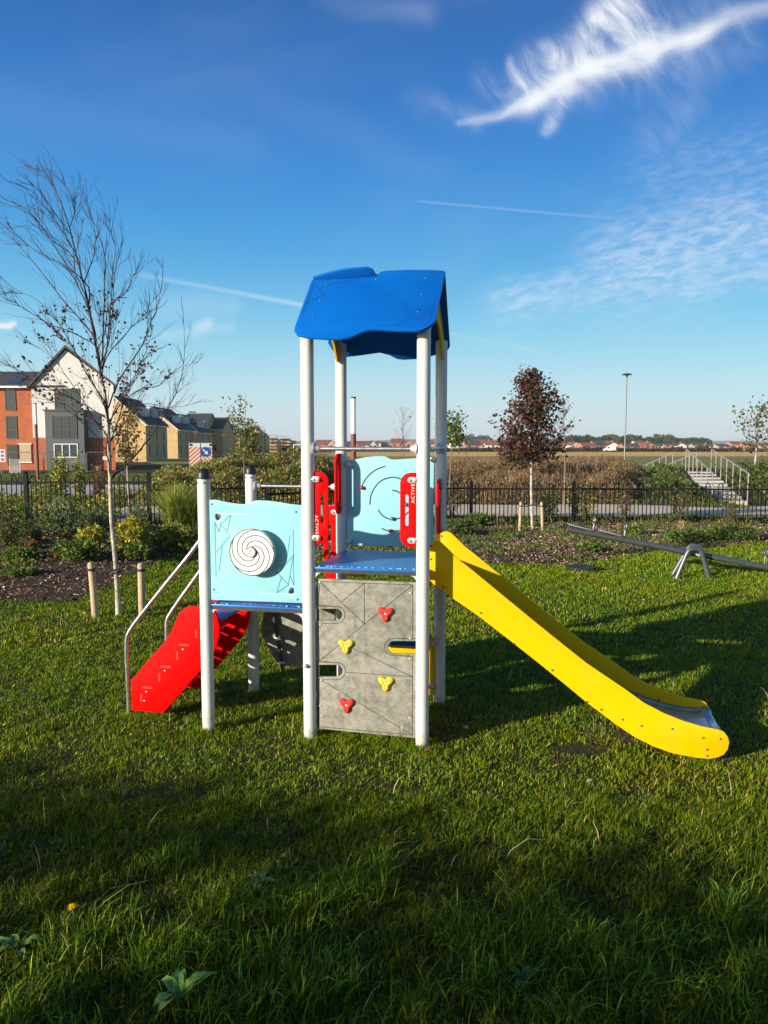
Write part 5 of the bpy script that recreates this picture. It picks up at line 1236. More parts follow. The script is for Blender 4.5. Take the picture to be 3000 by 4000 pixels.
# sparse fence climbers in front of the path, right
for i, (u, v, ty, wp, n) in enumerate(((2245, 2040, 1870, 60, 420), (2440, 2045, 1870, 70, 360), (2655, 2050, 1900, 90, 420), (2850, 2055, 1890, 80, 260), (2130, 2030, 1890, 60, 260))):
    shrub('climbing_shrub', ['mottled climber on the fence post right of the maple', 'dark leafed climber on the middle fence panel behind the seesaw', 'climber at the fence post near the dry grass tuft', 'sparse climber on the fence in front of the steps path', 'small climber on the fence beside the right maple stake'][i], u, v, ty, wp, 'leafy', DRK + [(.18, .17, .06)], n, size=.045, seed=60 + i, cat='climber')

def mass(name, label, cat, n, fn, cols, size, mat='leaf', kind='stuff', stems=0, wts=None, up=.4, aspect=.5, stemh=None, seed=0):
    rng = np.random.default_rng(200 + seed); P_ = fn(n, rng)
    me = leaves(name, P_, rng.uniform(.6, 1.5, len(P_)) * size, palette(len(P_), cols, wts, .25, rng), aspect=aspect, up=up, rng=rng)
    o = link(name, me, M[mat], None, 0); tag(o, label, cat, kind=kind); return o
def ridge_mass(x0, x1, y0, y1, hfun, edge=.8):
    def fn(n, rng):
        x = rng.uniform(x0, x1, n); y = rng.uniform(y0, y1, n)
        h = hfun(x, y); t = rng.uniform(0, 1, n) ** .55
        k = h > .05
        return np.stack([x, y, terr(x, y) + h * t], 1)[k]
    return fn
def hW(x, y):
    h = .52 + .2 * wob(x, y, .9, 7) + .12 * wob(x, y, 2.8, 2) + .1 * wob(x, y, 7, 1)
    h = h * S((y - 22.2) / 1.0) * S((x + 2.2) / .8)
    xe = np.where(y < 26, 7.6 + (y - 22) * .35, 9.3 + (y - 26) * .38)
    return np.maximum(h, .05) * S((xe - x) / 1.5)
BRN = [(.3, .19, .115), (.2, .125, .075), (.4, .27, .17), (.14, .11, .05), (.26, .18, .1)]
mass('brown_weeds', 'mass of brown dying weeds covering the bank beyond the path', 'weeds', 190000, ridge_mass(-2.5, 12, 22.2, 33, hW), BRN + [(.1, .11, .04), (.09, .06, .04)], .058, mat='dry', up=1.0, aspect=.42, seed=1)
def weed_stems():
    rng = np.random.default_rng(77); n = 34000; x = rng.uniform(-2.3, 11.5, n); y = rng.uniform(21.8, 32, n); h = hW(x, y); k = h > .12; x, y, h = x[k], y[k], h[k]; n = len(x)
    me = blades('weed_stems', np.stack([x, y, terr(x, y)], 1), h * rng.uniform(.8, 1.45, n), .012, palette(n, BRN, None, .25, rng), lean=.22, rng=rng)
    tag(link('weed_stems', me, M['dry'], None, 0), 'thin upright dry stems standing among the brown weeds', 'weed stems', kind='stuff')
weed_stems()
def hH(x, y):
    h = .88 + .27 * wob(x, y, .8, 3) + .14 * wob(x, y, 2.5, 6)
    xl_ = -7.4 - (y - 21.8) * .28
    return np.maximum(h, .05) * S((x - xl_) / 1.3) * S((-1.2 - x) / .9) * S((y - 21.6) / .8)
mass('hedge', 'mixed green and russet hedge between the left end posts and the tower', 'hedge', 120000, ridge_mass(-11, -1, 21.6, 27, hH), [(.14, .2, .04), (.22, .27, .05), (.3, .31, .06), (.34, .18, .09), (.24, .17, .09), (.1, .14, .03), (.28, .24, .1)], .085, seed=2)
mass('bramble', 'dark green bramble thicket right of the concrete steps', 'bramble', 30000, ridge_mass(13.2, 24, 27, 36, lambda x, y: (.5 + .3 * wob(x, y, .7, 1)) * S((x - 12.6 - (y - 25) * .32) / .6)), GRN + DRK, .11, seed=3)
mass('bramble', 'low green scrub on the bank left of the concrete steps', 'bramble', 26000, ridge_mass(8.0, 13.6, 25, 37, lambda x, y: (.28 + .2 * wob(x, y, .9, 5)) * S((11.2 + (y - 25) * .25 - x) / 1.2) * S((x - 8.4 - (y - 26) * .35) / 1.2)), GRN + DRK, .09, seed=4)
mass('roadside_scrub', 'patchy green and yellow scrub along the fence at the far left', 'scrub', 9000, ridge_mass(-12, -6.2, 17.3, 18.2, lambda x, y: .55 + .4 * wob(x, y, 1.6, 2)), GRN + YEL, .08, seed=5)
shrub('leafy_shrub', 'yellow green bush behind the fence below the white gable house', 235, 1960, z5(0, 1010)[1], 70, 'leafy', YEL + GRN, 900, Y=23.5, size=.09, seed=81)
shrub('leafy_shrub', 'smaller olive bush right of the yellow green bush below the grey bay', 312, 1950, z5(0, 1030)[1], 50, 'leafy', GRN + YEL, 600, Y=23.5, size=.09, seed=82)
shrub('leafy_shrub', 'reddish bush behind the fence right beside the birch trunk', 385, 1950, z5(0, 1075)[1], 55, 'leafy', [(.2, .07, .05), (.25, .1, .06), (.14, .1, .05)], 500, Y=22.5, size=.08, seed=83)
# ------------------------------------------------------------------ lamps
M['opal'] = paint('white_lamp_tube', (.85, .85, .83), .3); M['corten'] = paint('brown_column', (.16, .055, .035), .6, var=.15)
def column_light(u, Y, vt, vs, wpx, label):
    x, zt = wy(u, vt, Y); zs_ = wy(u, vs, Y)[1]; z = float(terr(x, Y)); r = wpx / 2 / F_PX * Y
    o = empty('column_light', (x, Y, z), 0, label, 'column light', 'brown column lights with white tops')
    mb = MB(); mb.lathe([(r * 1.05, -.1), (r * 1.05, zs_ - z)], n=20); mb.build('shaft', M['corten'], o)
    mb = MB(); mb.lathe([(r * .98, zs_ - z), (r * .98, zt - z - .05)], n=20); mb.build('lamp_tube', M['opal'], o)
    mb = MB(); mb.lathe([(r * 1.08, zt - z - .05), (r * 1.08, zt - z - .01), (r * .9, zt - z)], n=20); mb.build('cap', M['darkmetal'], o)
column_light(1380, 22.6, 1550, 1694, 20, 'brown column light with white tube top seen through the tower')
column_light(137, 38, 1575, 1657, 11, 'brown column light with white tube top in front of the brick flats')
def street_lamp(u, Y, vt, label, side=False):
    x, zt = wy(u, vt, Y); z = float(terr(x, Y)); H = zt - z
    o = empty('street_lamp', (x, Y, z), 0, label, 'street lamp')
    mb = MB(); mb.lathe([(.11, -.2), (.11, 1.2), (.075, 1.3), (.055, H - .25)], n=14); mb.build('column', M['galv'], o)
    mb = MB()
    if side: mb.box((-.1, -.12, H - .18), (.75, .12, H - .05)); mb.build('lantern', M['darkmetal'], o, bevel=.02)
    else:
        mb.lathe([(.06, H - .3), (.1, H - .22), (.12, H - .12), (.5, H - .06), (.52, H), (.3, H + .07), (.02, H + .1)], n=24); mb.build('lantern', M['darkmetal'], o)
street_lamp(2449, 80, 1462, 'tall pale street lamp with a dark disc head right of the maple')
street_lamp(741, 95, 1606, 'slim distant street lamp standing in front of the buff brick houses', True)

# ------------------------------------------------------------------ steps with handrails
def steps():
    b0 = np.array([11.55, 25.6]); b1 = np.array([14.55, 35.6]); zb0 = float(terr(*b0)); zt = wy(*z8(1060, 912), 35.6)[1]
    o = empty('concrete_steps', (b0[0], b0[1], zb0), 0, 'pale concrete steps with galvanised handrails climbing the bank at the right', 'steps')
    d = (b1 - b0); Ln = hypot(*d); u = d / Ln; s = np.array([u[1], -u[0]]); n = 9; w = 1.05
    for k in range(n):
        a = Ln * k / n; zz = (zt - zb0) * (k + 1) / n; mb = MB()
        c = [(u * a + s * q) for q in (-w / 2, w / 2)] + [(u * (a + Ln / n + .02) + s * q) for q in (w / 2, -w / 2)]
        mb.poly_prism([tuple(p) for p in c], lambda p, t: (p[0], p[1], t), zz - .3, zz); mb.build('step', M['concrete_step'], o)
    for sg in (-1, 1):
        mb = MB(); pts = []
        for k in range(7):
            a = Ln * (k / 6); p = u * a + s * sg * (w / 2 + .02); z0 = (zt - zb0) * k / 6; mb.tube([(p[0], p[1], z0 - .5), (p[0], p[1], z0 + 1.0)], .02, 8); pts.append((p[0], p[1], z0 + 1.0))
        mb.tube([(pts[0][0] - u[0] * .2, pts[0][1] - u[1] * .2, pts[0][2] - .05)] + pts, .024, 8); mb.build('handrail', M['galvlight'], o)
    # far flight going down behind the crest
    for ux in (2629, 2721):
        q0 = wy(ux, 1769, 38.0); mb = MB(); pts = []
        for k in range(6):
            p = (q0[0] - .06 * k - b0[0], 38.0 + .75 * k - b0[1]); z1v = q0[1] - .16 * k - zb0; mb.tube([(p[0], p[1], z1v - 1.6), (p[0], p[1], z1v)], .02, 8); pts.append((p[0], p[1], z1v))
        mb.tube(pts, .024, 8); mb.build('handrail', M['galvlight'], o)
steps()

# ------------------------------------------------------------------ buildings
def flats():
    Y = 80.0; zb = wy(0, 1837, Y)[1]
    q = lambda x, y: wy(*z5(x, y), Y)
    x0, _ = q(-700, 0); xw, _ = q(235, 0); xr, _ = q(905, 0)
    o = empty('apartment_building', ((xw + xr) / 2, Y, zb), 0, 'three storey flats with white rendered gable, grey clad bay and red brick wing', 'flats'); ox, oz = o.location.x, o.location.z
    R = lambda x, y: (q(x, y)[0] - ox, q(x, y)[1] - oz)
    zbr = R(0, 850)[1]; pk = R(530, 138); le = R(218, 425); X1 = xr - ox; re_ = (X1, le[1]); D = 9.0
    SH = lambda p, t: (p[0] - .37 * t, t, p[1])          # depth sheared along the sight line so the flank stays hidden
    # red brick ground floor under the gable
    mb = MB(); mb.poly_prism([(xw - ox, 0), (X1, 0), (X1, zbr), (xw - ox, zbr)], SH, 0, D); mb.build('brick_base', M['redbrick'], o)
    # rendered gable
    px = pk[0]; g = [(xw - ox, zbr + .003), (X1, zbr + .003), (X1, le[1]), (px, pk[1]), (xw - ox, le[1])]
    mb = MB(); mb.poly_prism(g, SH, -.03, D); mb.build('gable_wall', M['render'], o)
    mb = MB()
    for (a, b) in (((xw - ox - .35, le[1] - .3), (px, pk[1] + .22)), ((px, pk[1] + .22), (X1 + .35, le[1] - .3))):
        a = np.array(a); b = np.array(b); mb.poly_prism([(a[0], a[1]), (b[0], b[1]), (b[0], b[1] + .28), (a[0], a[1] + .28)], SH, -.35, D + .2)
    mb.build('roof', M['slate'], o)
    # wing
    zw = R(0, 430)[1]; mb = MB(); mb.box((x0 - ox, .25, 0), (xw - ox - .01, D - .5, zw)); mb.build('wing_wall', M['redbrick'], o)
    zr = R(0, 275)[1]; mb = MB()
    mb.poly_prism([(-.35, zw - .05), (5.2, zr), (11, zw - .05)], lambda p, t: (t, p[0], p[1]), x0 - ox, px - .2); rf = mb.build('roof', M['slate'], o)
    mb = MB(); mb.box((x0 - ox, -.38, zw - .22), (xw - ox - .3, .22, zw - .02)); mb.build('gutter', M['wframe'], o)
    a, b = R(15, 400), R(130, 358); mb = MB()
    f = lambda z: -.35 + 5.55 * (z - zw + .05) / (zr - zw + .05)
    mb.add([(a[0], f(a[1]) - .12, a[1]), (b[0], f(a[1]) - .12, a[1]), (b[0], f(b[1]) - .12, b[1]), (a[0], f(b[1]) - .12, b[1])], [(0, 1, 2, 3)]); mb.build('skylight', M['glass'], rf)
    # bay
    bx0, bz1 = R(398, 637); bx1, _ = R(708, 637); mb = MB(); mb.box((bx0, -1.1, 0), (bx1, -.035, bz1)); by = mb.build('clad_bay', M['clad'], o)
    mb = MB(); mb.box((bx0 - .15, -1.25, bz1 + .002), (bx1 + .15, -.04, bz1 + .16)); mb.build('bay_roof', M['frame'], by)
    def win(xa, ya, xb, yb, y, par, nx=2, nz=(.55,), fr='frame', name='window'):
        (ax, az), (bx_, bz_) = R(xa, ya), R(xb, yb); mb = MB(); mb.box((ax, y - .02, bz_), (bx_, y + .1, az)); w = mb.build(name, M['glass'], par)
        mb = MB(); t = .09; yy0, yy1 = y - .07, y - .021
        mb.box((ax - t, yy0, bz_ - t), (ax, yy1, az + t)); mb.box((bx_, yy0, bz_ - t), (bx_ + t, yy1, az + t)); mb.box((ax, yy0, az), (bx_, yy1, az + t)); mb.box((ax, yy0, bz_ - t), (bx_, yy1, bz_))
        for k in range(1, nx): c = ax + (bx_ - ax) * k / nx; mb.box((c - .045, yy0 + .003, bz_), (c + .045, yy1, az))
        for s_ in nz: c = bz_ + (az - bz_) * (1 - s_); mb.box((ax, yy0 + .006, c - .04), (bx_, yy1, c + .04))
        mb.build('frame', M[fr], w); return w
    win(448, 458, 645, 630, -.03, o, 3, (.6,)); win(465, 683, 655, 850, -1.1, by, 3, (.6,)); win(480, 905, 662, 1003, -1.1, by, 3, (), 'wframe')
    win(35, 452, 115, 622, .25, o, 1, (.62,)); win(45, 680, 127, 850, .25, o, 1, (.62,)); win(-160, 452, -80, 622, .25, o, 1, (.62,)); win(-160, 680, -80, 850, .25, o, 1, (.62,))
    (ax, az), (bx_, bz_) = R(47, 905), R(143, 1075); mb = MB(); mb.box((ax, .15, bz_), (bx_, .26, az)); mb.build('doorway', M['black'], o)
    (ax, az), (bx_, bz_) = R(152, 905), R(250, 1045); mb = MB(); mb.box((ax, .1, bz_), (bx_, .24, az)); bo = mb.build('boarded_window', M['wood'], o)
    mb = MB(); mb.box((ax - .1, .05, az), (bx_ + .1, .24, az + .12)); mb.box((ax - .1, .05, bz_ - .12), (bx_ + .1, .24, bz_)); mb.build('frame', M['wframe'], bo)
    mb = MB(); (ax, az), (bx_, _) = R(358, 600), R(372, 600); mb.box((ax, -.16, zbr), (bx_, -.04, az)); (ax2, _), (bx2, _) = R(372, 600), R(405, 600); mb.box((bx_ + .02, -.13, az - 2.4), (bx2, -.04, az - 2.25)); mb.build('downpipe', M['wframe'], o)
    (ax, az), (bx_, bz_) = R(828, 1002), R(885, 1030); mb = MB(); mb.box((ax, -.06, bz_), (bx_, -.002, az)); mb.build('notice_board', M['wframe'], o)
flats()
def gable_house(name, label, x, y, zb, w, d, he, hr, wall, roof, rot=0, ridge='y', wins=(), dormers=0, group=None, cat='house', chimney=False, trim=True, sidewins=0, door=False):
    """w along x (front), d along depth; ridge 'y': gable faces the front"""
    o = empty(name, (x, y, zb), rot, label, cat, group)
    ov = .25
    mb = MB()
    if ridge == 'y':
        g = [(-w / 2, 0), (w / 2, 0), (w / 2, he), (0, hr), (-w / 2, he)]; mb.poly_prism(g, lambda p, t: (p[0], t, p[1]), 0, d)
    else:
        g = [(0, 0), (d, 0), (d, he), (d / 2, hr), (0, he)]; mb.poly_prism(g, lambda p, t: (t, p[0], p[1]), -w / 2, w / 2)
    mb.build('wall', wall, o)
    mb = MB(); half = (w if ridge == 'y' else d) / 2; sl = (hr - he) / half
    a = [(-ov, he - sl * ov + .02), (half, hr + .02), (half, hr + .2), (-ov, he - sl * ov + .2)]; b = [(half + .001, hr + .02), (2 * half + ov, he - sl * ov + .02), (2 * half + ov, he - sl * ov + .2), (half + .001, hr + .2)]
    for pl in (a, b):
        if ridge == 'y': mb.poly_prism(pl, lambda p, t: (p[0] - w / 2, t, p[1]), -ov, d + ov)
        else: mb.poly_prism(pl, lambda p, t: (t, p[0], p[1]), -w / 2 - ov, w / 2 + ov)
    rf = mb.build('roof', roof, o)
    if trim:
        mb = MB()
        if ridge == 'y':
            for pl in (a, b):
                mb.poly_prism([(p[0], p[1] - (.0 if i < 2 else .38)) for i, p in enumerate(pl)], lambda p, t: (p[0] - w / 2, t, p[1]), -ov - .05, -ov - .01)
            mb.box((w / 2 + ov * .6, -ov, he - sl * ov - .15), (w / 2 + ov + .12, d + ov, he - sl * ov + .01))
        else: mb.box((-w / 2 - ov, -ov - .12, he - sl * ov - .15), (w / 2 + ov, -ov * .6, he - sl * ov + .01))
        mb.build('gutter', M['wframe'], rf)
    for k in range(dormers):      # dormers on the slope facing +x (ridge along y)
        yy = d * (k + .6) / (dormers + .2); xx = w / 2 * .62; mb = MB(); zz = hr - sl * xx
        mb.box((xx - .2, yy - .9, zz - .2), (w / 2 - .1, yy + .9, zz + .85)); dm = mb.build('dormer', M['frame'], rf)
        mb = MB(); mb.box((xx - .5, yy - 1.05, zz + .853), (w / 2 + .05, yy + 1.05, zz + 1.0)); mb.build('dormer_roof', M['wframe'], rf)
        mb = MB(); mb.box((xx + .2, yy - .95, zz - .4), (w / 2 - .05, yy - .903, zz + .85)); mb.build('dormer_cheek', M['wframe'], rf)
    for (wx, wz, ww, wh) in wins:
        mb = MB(); mb.box((wx - ww / 2, -.05, wz), (wx + ww / 2, .04, wz + wh)); mb.build('window', M['glass'], o)
    for k in range(sidewins):
        for zz in (.9, 3.4):
            yy = d * (k + .5) / sidewins; mb = MB(); mb.box((w / 2 - .04, yy - .32, zz), (w / 2 + .05, yy + .32, zz + (1.5 if zz > 2 else 2.0) * .95)); mb.build('window', M['frame'], o)
    if door:
        mb = MB(); mb.box((w * .22 - .5, -.06, 0), (w * .22 + .5, .03, 2.1)); mb.build('door', M['frame'], o)
    if chimney:
        mb = MB(); cx = (-w * .3 if ridge == 'x' else 0); cy = d / 2; mb.box((cx - .35, cy - .35, hr - .6), (cx + .35, cy + .35, hr + 1.0)); mb.build('chimney', M['orbrick'], rf)
    return o
# buff brick town houses receding on the left
def row(i, u_eave, Y, ve, vr, wpx, d, label, **k):
    x_e, z_e = wy(u_eave, ve, Y); zb = float(terr(x_e, Y)) - .1; w = wpx / F_PX * Y; zr = wy(u_eave, vr, Y)[1]
    return gable_house('town_house', label, x_e - w / 2, Y, zb, w, d, z_e - zb, zr - zb, M['ybrick'], M['slate'], group='buff brick town houses receding down the street', cat='town house', **k)
row(0, 568, 117, 1654, 1550, 236, 11.5, 'nearest and largest buff brick house beside the white gable flats', dormers=2, sidewins=3, wins=((1.5, 3.2, .9, 1.2),))
row(1, 693, 142, 1675, 1590, 200, 13, 'second buff brick house in the row with two white topped dormers', dormers=2, sidewins=3)
row(2, 778, 160, 1687, 1618, 190, 12, 'third buff brick gable in the row behind the slim street lamp', dormers=1, sidewins=2)
def front_house(u0, u1, Y, ve, vr, d, label, wall, roof, wins, nm='town_house', cat='town house', grp='buff brick town houses receding down the street', **k):
    xa, ze = wy(u0, ve, Y); xb, _ = wy(u1, ve, Y); zr = wy(u0, vr, Y)[1]; x = (xa + xb) / 2; zb = float(terr(x, Y)) - .1
    return gable_house(nm, label, x, Y, zb, xb - xa, d, ze - zb, zr - zb, wall, roof, ridge='x', wins=wins, group=grp, cat=cat, **k)
front_house(712, 806, 176, 1668, 1614, 12, 'buff house with a long dark roof slope facing the playground', M['ybrick'], M['slate'], ((0, 4.2, 1, 1.1), (1.5, 1.4, 1, 1.1)))
front_house(814, 868, 180, 1676, 1630, 12, 'buff house with grey roof face and one upper window left of the saplings', M['ybrick'], M['slate'], ((-.8, 4.6, .9, 1.3), (-.6, 1.2, 1.6, 1.3)))
row(3, 905, 205, 1698, 1656, 80, 10, 'small distant buff gable right of the grey roofed house', dormers=1, sidewins=2)
row(4, 935, 225, 1704, 1658, 70, 10, 'distant buff gable touching the scaffolded buildings', dormers=1, sidewins=1)
def scaffold(u0, u1, Y, vt, vw, label, seed):
    rng = np.random.default_rng(seed); xa, _ = wy(u0, 1700, Y); xb, zt = wy(u1, vt, Y); zw = wy(u0, vw, Y)[1]; x = (xa + xb) / 2; zb = float(terr(x, Y)) - .1; w = xb - xa
    o = empty('unfinished_house', (x, Y, zb), 0, label, 'building site', 'houses under scaffolding')
    mb = MB(); H = zw - zb; mb.poly_prism([(-w / 2, 0), (w / 2, 0), (w / 2, H * .8), (w * .1, H), (-w / 2, H * .86)], lambda p, t: (p[0], t, p[1]), 0, 9); mb.build('wall', M['ybrick'], o)
    mb = MB(); n = max(int(w / 2.2), 2)
    for k in range(n + 1):
        xx = -w / 2 + w * k / n
        for yy in (-1.6, -.4): mb.tube([(xx, yy, 0), (xx, yy, zt - zb - rng.uniform(0, 1.2))], .05, 4)
    for k in range(4):
        zz = (zt - zb - 1) * (k + 1) / 4; mb.box((-w / 2, -1.7, zz), (w / 2, -.3, zz + .12)); mb.tube([(-w / 2, -1.65, zz + 1.0), (w / 2, -1.65, zz + 1.0)], .05, 4)
    mb.build('scaffolding', M['darkmetal'], o)
    mb = MB()
    for k in range(int(n * 1.5)): xx = rng.uniform(-w / 2, w / 2); zz = rng.uniform(.3, .9) * (zt - zb); mb.box((xx - .6, -1.75, zz), (xx + .7, -1.7, zz + .25))
    mb.build('toe_boards', M['wood'], o)
scaffold(952, 1012, 215, 1652, 1664, 'scaffolded half built house behind the green sapling', 1)
scaffold(1000, 1036, 235, 1668, 1690, 'darker scaffolded house right of the green sapling', 2)
scaffold(1036, 1085, 260, 1700, 1712, 'low scaffolding between the two taller building shells', 3)
scaffold(1078, 1135, 280, 1704, 1712, 'small roof timbers and scaffolding just left of the tower', 4)

# ------------------------------------------------------------------ street things on the left
M['orange'] = paint('orange_reflective', (.75, .16, .03), .5); M['vwhite'] = paint('vehicle_white', (.72, .72, .7), .35); M['signblue'] = paint('sign_blue', (.01, .08, .42), .4)
def truck():
    Y = 82.0; xa, zt = wy(738, 1729, Y); xb, _ = wy(828, 1729, Y); zb = float(terr(xa, Y)); w = xb - xa; H = zt - zb
    o = empty('works_truck', ((xa + xb) / 2, Y, zb), atan(20 / 82), 'works truck rear with red and white chevrons and a blue arrow sign', 'truck')
    mb = MB(); mb.box((-w / 2, .05, .4), (w / 2, 5.2, H)); mb.build('body', M['clad'], o, bevel=.04)
    mb = MB(); mb.box((-w / 2 + .1, 5.4, .5), (w / 2 - .1, 7.2, H * .85)); mb.build('cab', M['vwhite'], o, bevel=.1)
    for y in (1.0, 6.0):
        for sx in (-1, 1): mb = MB(); mb.lathe([(.45, -.14), (.48, -.1), (.48, .1), (.45, .14)], (sx * (w / 2 - .2), y, .48), (1, 0, 0), 20); mb.build('wheel', M['rubber'], o)
    # chevrons on two rear boards
    for sx in (-1, 1):
        x0, x1 = (-w / 2 + .03, -.04) if sx < 0 else (.04, w / 2 - .03); mb = MB(); mb.box((x0, -.02, .42), (x1, .045, H - .05)); bd = mb.build('rear_board', M['vwhite'], o); mb = MB(); mr = MB()
        for k in range(-4, 9):
            z0 = .35 + k * .42
            pl = [(x0, z0), (x1, z0 + (x1 - x0) * .9), (x1, z0 + (x1 - x0) * .9 + .21), (x0, z0 + .21)] if sx < 0 else [(x0, z0 + (x1 - x0) * .9), (x1, z0), (x1, z0 + .21), (x0, z0 + (x1 - x0) * .9 + .21)]
            # clip to the board
            lo, hi = .44, H - .45
            pts = clip(clip(pl, lo, 1), hi, -1)
            if len(pts) > 2: mb.add([(p[0], -.026, p[1]) for p in pts], [tuple(range(len(pts)))])
        mb.build('chevrons', M['orange'], bd, 0)
    mb = MB()
    for x in (-w * .42, w * .42): mb.lathe([(.13, 0), (.13, .05), (.1, .07)], (x, -.02, H - .22), (0, -1, 0), 16); mb.build('beacon', M['rubber'], o); mb = MB()
    mb = MB(); r = w * .215; cx, cz = w * .2, H * .66; mb.lathe([(r, 0), (r, .03)], (cx, -.03, cz), (0, -1, 0), 32); sg = mb.build('arrow_sign', M['signblue'], o)
    mb = MB(); a = radians(-45); u = np.array([cos(a), sin(a)]); n = np.array([-u[1], u[0]])
    P2 = lambda s_, t_: (cx + (u * s_ + n * t_)[0] * r, -.066, cz + (u * s_ + n * t_)[1] * r)
    mb.add([P2(-.7, -.13), P2(.1, -.13), P2(.1, -.45), P2(.75, 0), P2(.1, .45), P2(.1, .13), P2(-.7, .13)], [tuple(range(7))]); mb.build('arrow', M['vwhite'], sg, 0)
def clip(pl, lim, sg):
    o = []; n = len(pl)
    for i in range(n):
        p, q = pl[i], pl[(i + 1) % n]; ip = (p[1] - lim) * sg >= 0; iq = (q[1] - lim) * sg >= 0
        if ip: o.append(p)
        if ip != iq: t = (lim - p[1]) / (q[1] - p[1]); o.append((p[0] + (q[0] - p[0]) * t, lim))
    return o
truck()
def site_sign():
    Y = 48; xa, zt = wy(1145, 1736, Y); xb, zb_ = wy(1212, 1788, Y); zg_ = float(terr(xa, Y))
    o = empty('site_sign', ((xa + xb) / 2, Y, zg_), 0, 'black site sign with white lettering and border partly behind the tower post', 'sign'); w = xb - xa
    mb = MB(); mb.box((-w / 2, 0, zb_ - zg_), (w / 2, .05, zt - zg_)); bd = mb.build('board', M['black'], o)
    mb = MB(); h0, h1 = zb_ - zg_, zt - zg_; t = .05
    mb.box((-w / 2, -.012, h0), (-w / 2 + t, -.002, h1)); mb.box((w / 2 - t, -.012, h0), (w / 2, -.002, h1)); mb.box((-w / 2 + t, -.012, h1 - t), (w / 2 - t, -.002, h1)); mb.box((-w / 2 + t, -.012, h0), (w / 2 - t, -.002, h0 + t)); mb.build('border', M['wframe'], bd)
    mb = MB()
    for k, (zz, h_) in enumerate(((.8, .05), (.66, .06), (.42, .045))):
        for j in range(5): mb.box((-w * .3 + j * w * .13, -.012, h0 + (h1 - h0) * zz), (-w * .3 + j * w * .13 + w * .09, -.002, h0 + (h1 - h0) * (zz + h_)))
    mb.build('lettering', M['wframe'], bd)
    mb = MB()
    for x in (-w * .35, w * .35): mb.box((x - .04, .052, -.2), (x + .04, .12, h1))
    mb.build('support_post', M['wood'], o)
site_sign()
def mesh_fence(u0, u1, Y, vt, label):
    xa, zt = wy(u0, vt, Y); xb, _ = wy(u1, vt, Y); zb = float(terr(xa, Y)); w = xb - xa; H = zt - zb
    o = empty('mesh_fence_panel', (xa, Y, zb), 0, label, 'temporary fence', 'temporary wire fence panels on the building site')
    mb = MB(); mb.tube(catmull([(0, 0, .05), (0, 0, H - .25), (.08, 0, H - .04), (.3, 0, H), (w - .3, 0, H), (w - .08, 0, H - .04), (w, 0, H - .25), (w, 0, .05)], 3), .035, 6); mb.tube([(0, 0, .2), (w, 0, .2)], .02, 5); mb.build('frame', M['galv'], o)
    mb = MB()
    for k in range(1, int(w / .3)): mb.tube([(k * .3, 0, .2), (k * .3, 0, H)], .006, 3)
    for k in range(1, 7): mb.tube([(0, 0, H * k / 7), (w, 0, H * k / 7)], .006, 3)
    mb.build('wire_mesh', M['darkmetal'], o)
    for x in (0, w): mb = MB(); mb.box((x - .35, -.12, -.02), (x + .35, .12, .16)); mb.build('foot_block', M['black'], o, bevel=.03)
for u0, u1, lb in (((z5(-330, 0)[0]), z5(-10, 0)[0], 'wire fence panel running out of the left edge'), (z5(5, 0)[0], z5(345, 0)[0], 'wire fence panel in front of the open doorway'), (z5(355, 0)[0], z5(692, 0)[0], 'wire fence panel in front of the grey bay'), (z5(702, 0)[0], z5(1010, 0)[0], 'wire fence panel right of the grey bay behind the birch')):
    mesh_fence(u0, u1, 66, z5(0, 968)[1], lb)
def barrier():
    Y = 62; xa, zt = wy(*z5(78, 1020), Y); xb, _ = wy(*z5(158, 1020), Y); zb = float(terr(xa, Y)); w = xb - xa; H = zt - zb
    o = empty('crowd_barrier', (xa, Y, zb), 0, 'white crowd barrier leaning in front of the open doorway', 'barrier')
    mb = MB(); mb.tube([(0, 0, .15), (0, 0, H), (w, .1, H * .97), (w, .1, .15), (0, 0, .15)], .035, 6)
    mb.tube([(.2, -.3, 0), (.2, 0, .2), (.2, .3, 0)], .03, 5); mb.tube([(w - .2, -.3, 0), (w - .2, .1, .2), (w - .2, .4, 0)], .03, 5); mb.build('frame', M['vwhite'], o)
    mb = MB()
    for k in range(1, 14): mb.tube([(w * k / 14, .1 * k / 14, .15), (w * k / 14, .1 * k / 14, H * .98)], .014, 4)
    mb.build('bars', M['vwhite'], o)
barrier()
def notice(u0, v0, u1, v1, Y):
    xa, zt = wy(*z5(u0, v0), Y); xb, zb_ = wy(*z5(u1, v1), Y); zg_ = float(terr(xa, Y)); o = empty('site_notice', ((xa + xb) / 2, Y, zg_), 0, 'white and purple site notice at the left edge by the doorway', 'sign'); w = xb - xa
    mb = MB(); mb.box((-w / 2, 0, zb_ - zg_), (w / 2, .04, zt - zg_)); b = mb.build('board', M['vwhite'], o)
    mb = MB(); h = zt - zb_
    for k in range(3):
        for j in range(2): mb.box((-w * .42 + j * w * .45, -.012, zb_ - zg_ + h * (.08 + k * .31)), (-w * .42 + j * w * .45 + w * .36, -.002, zb_ - zg_ + h * (.3 + k * .31)))
    mb.build('panels', paint('purple_print', (.2, .12, .22), .6), b)
    mb = MB(); mb.box((-.04, .042, -.1), (.04, .1, zt - zg_)); mb.build('support_post', M['galv'], o)
notice(-40, 945, 45, 1045, 64)
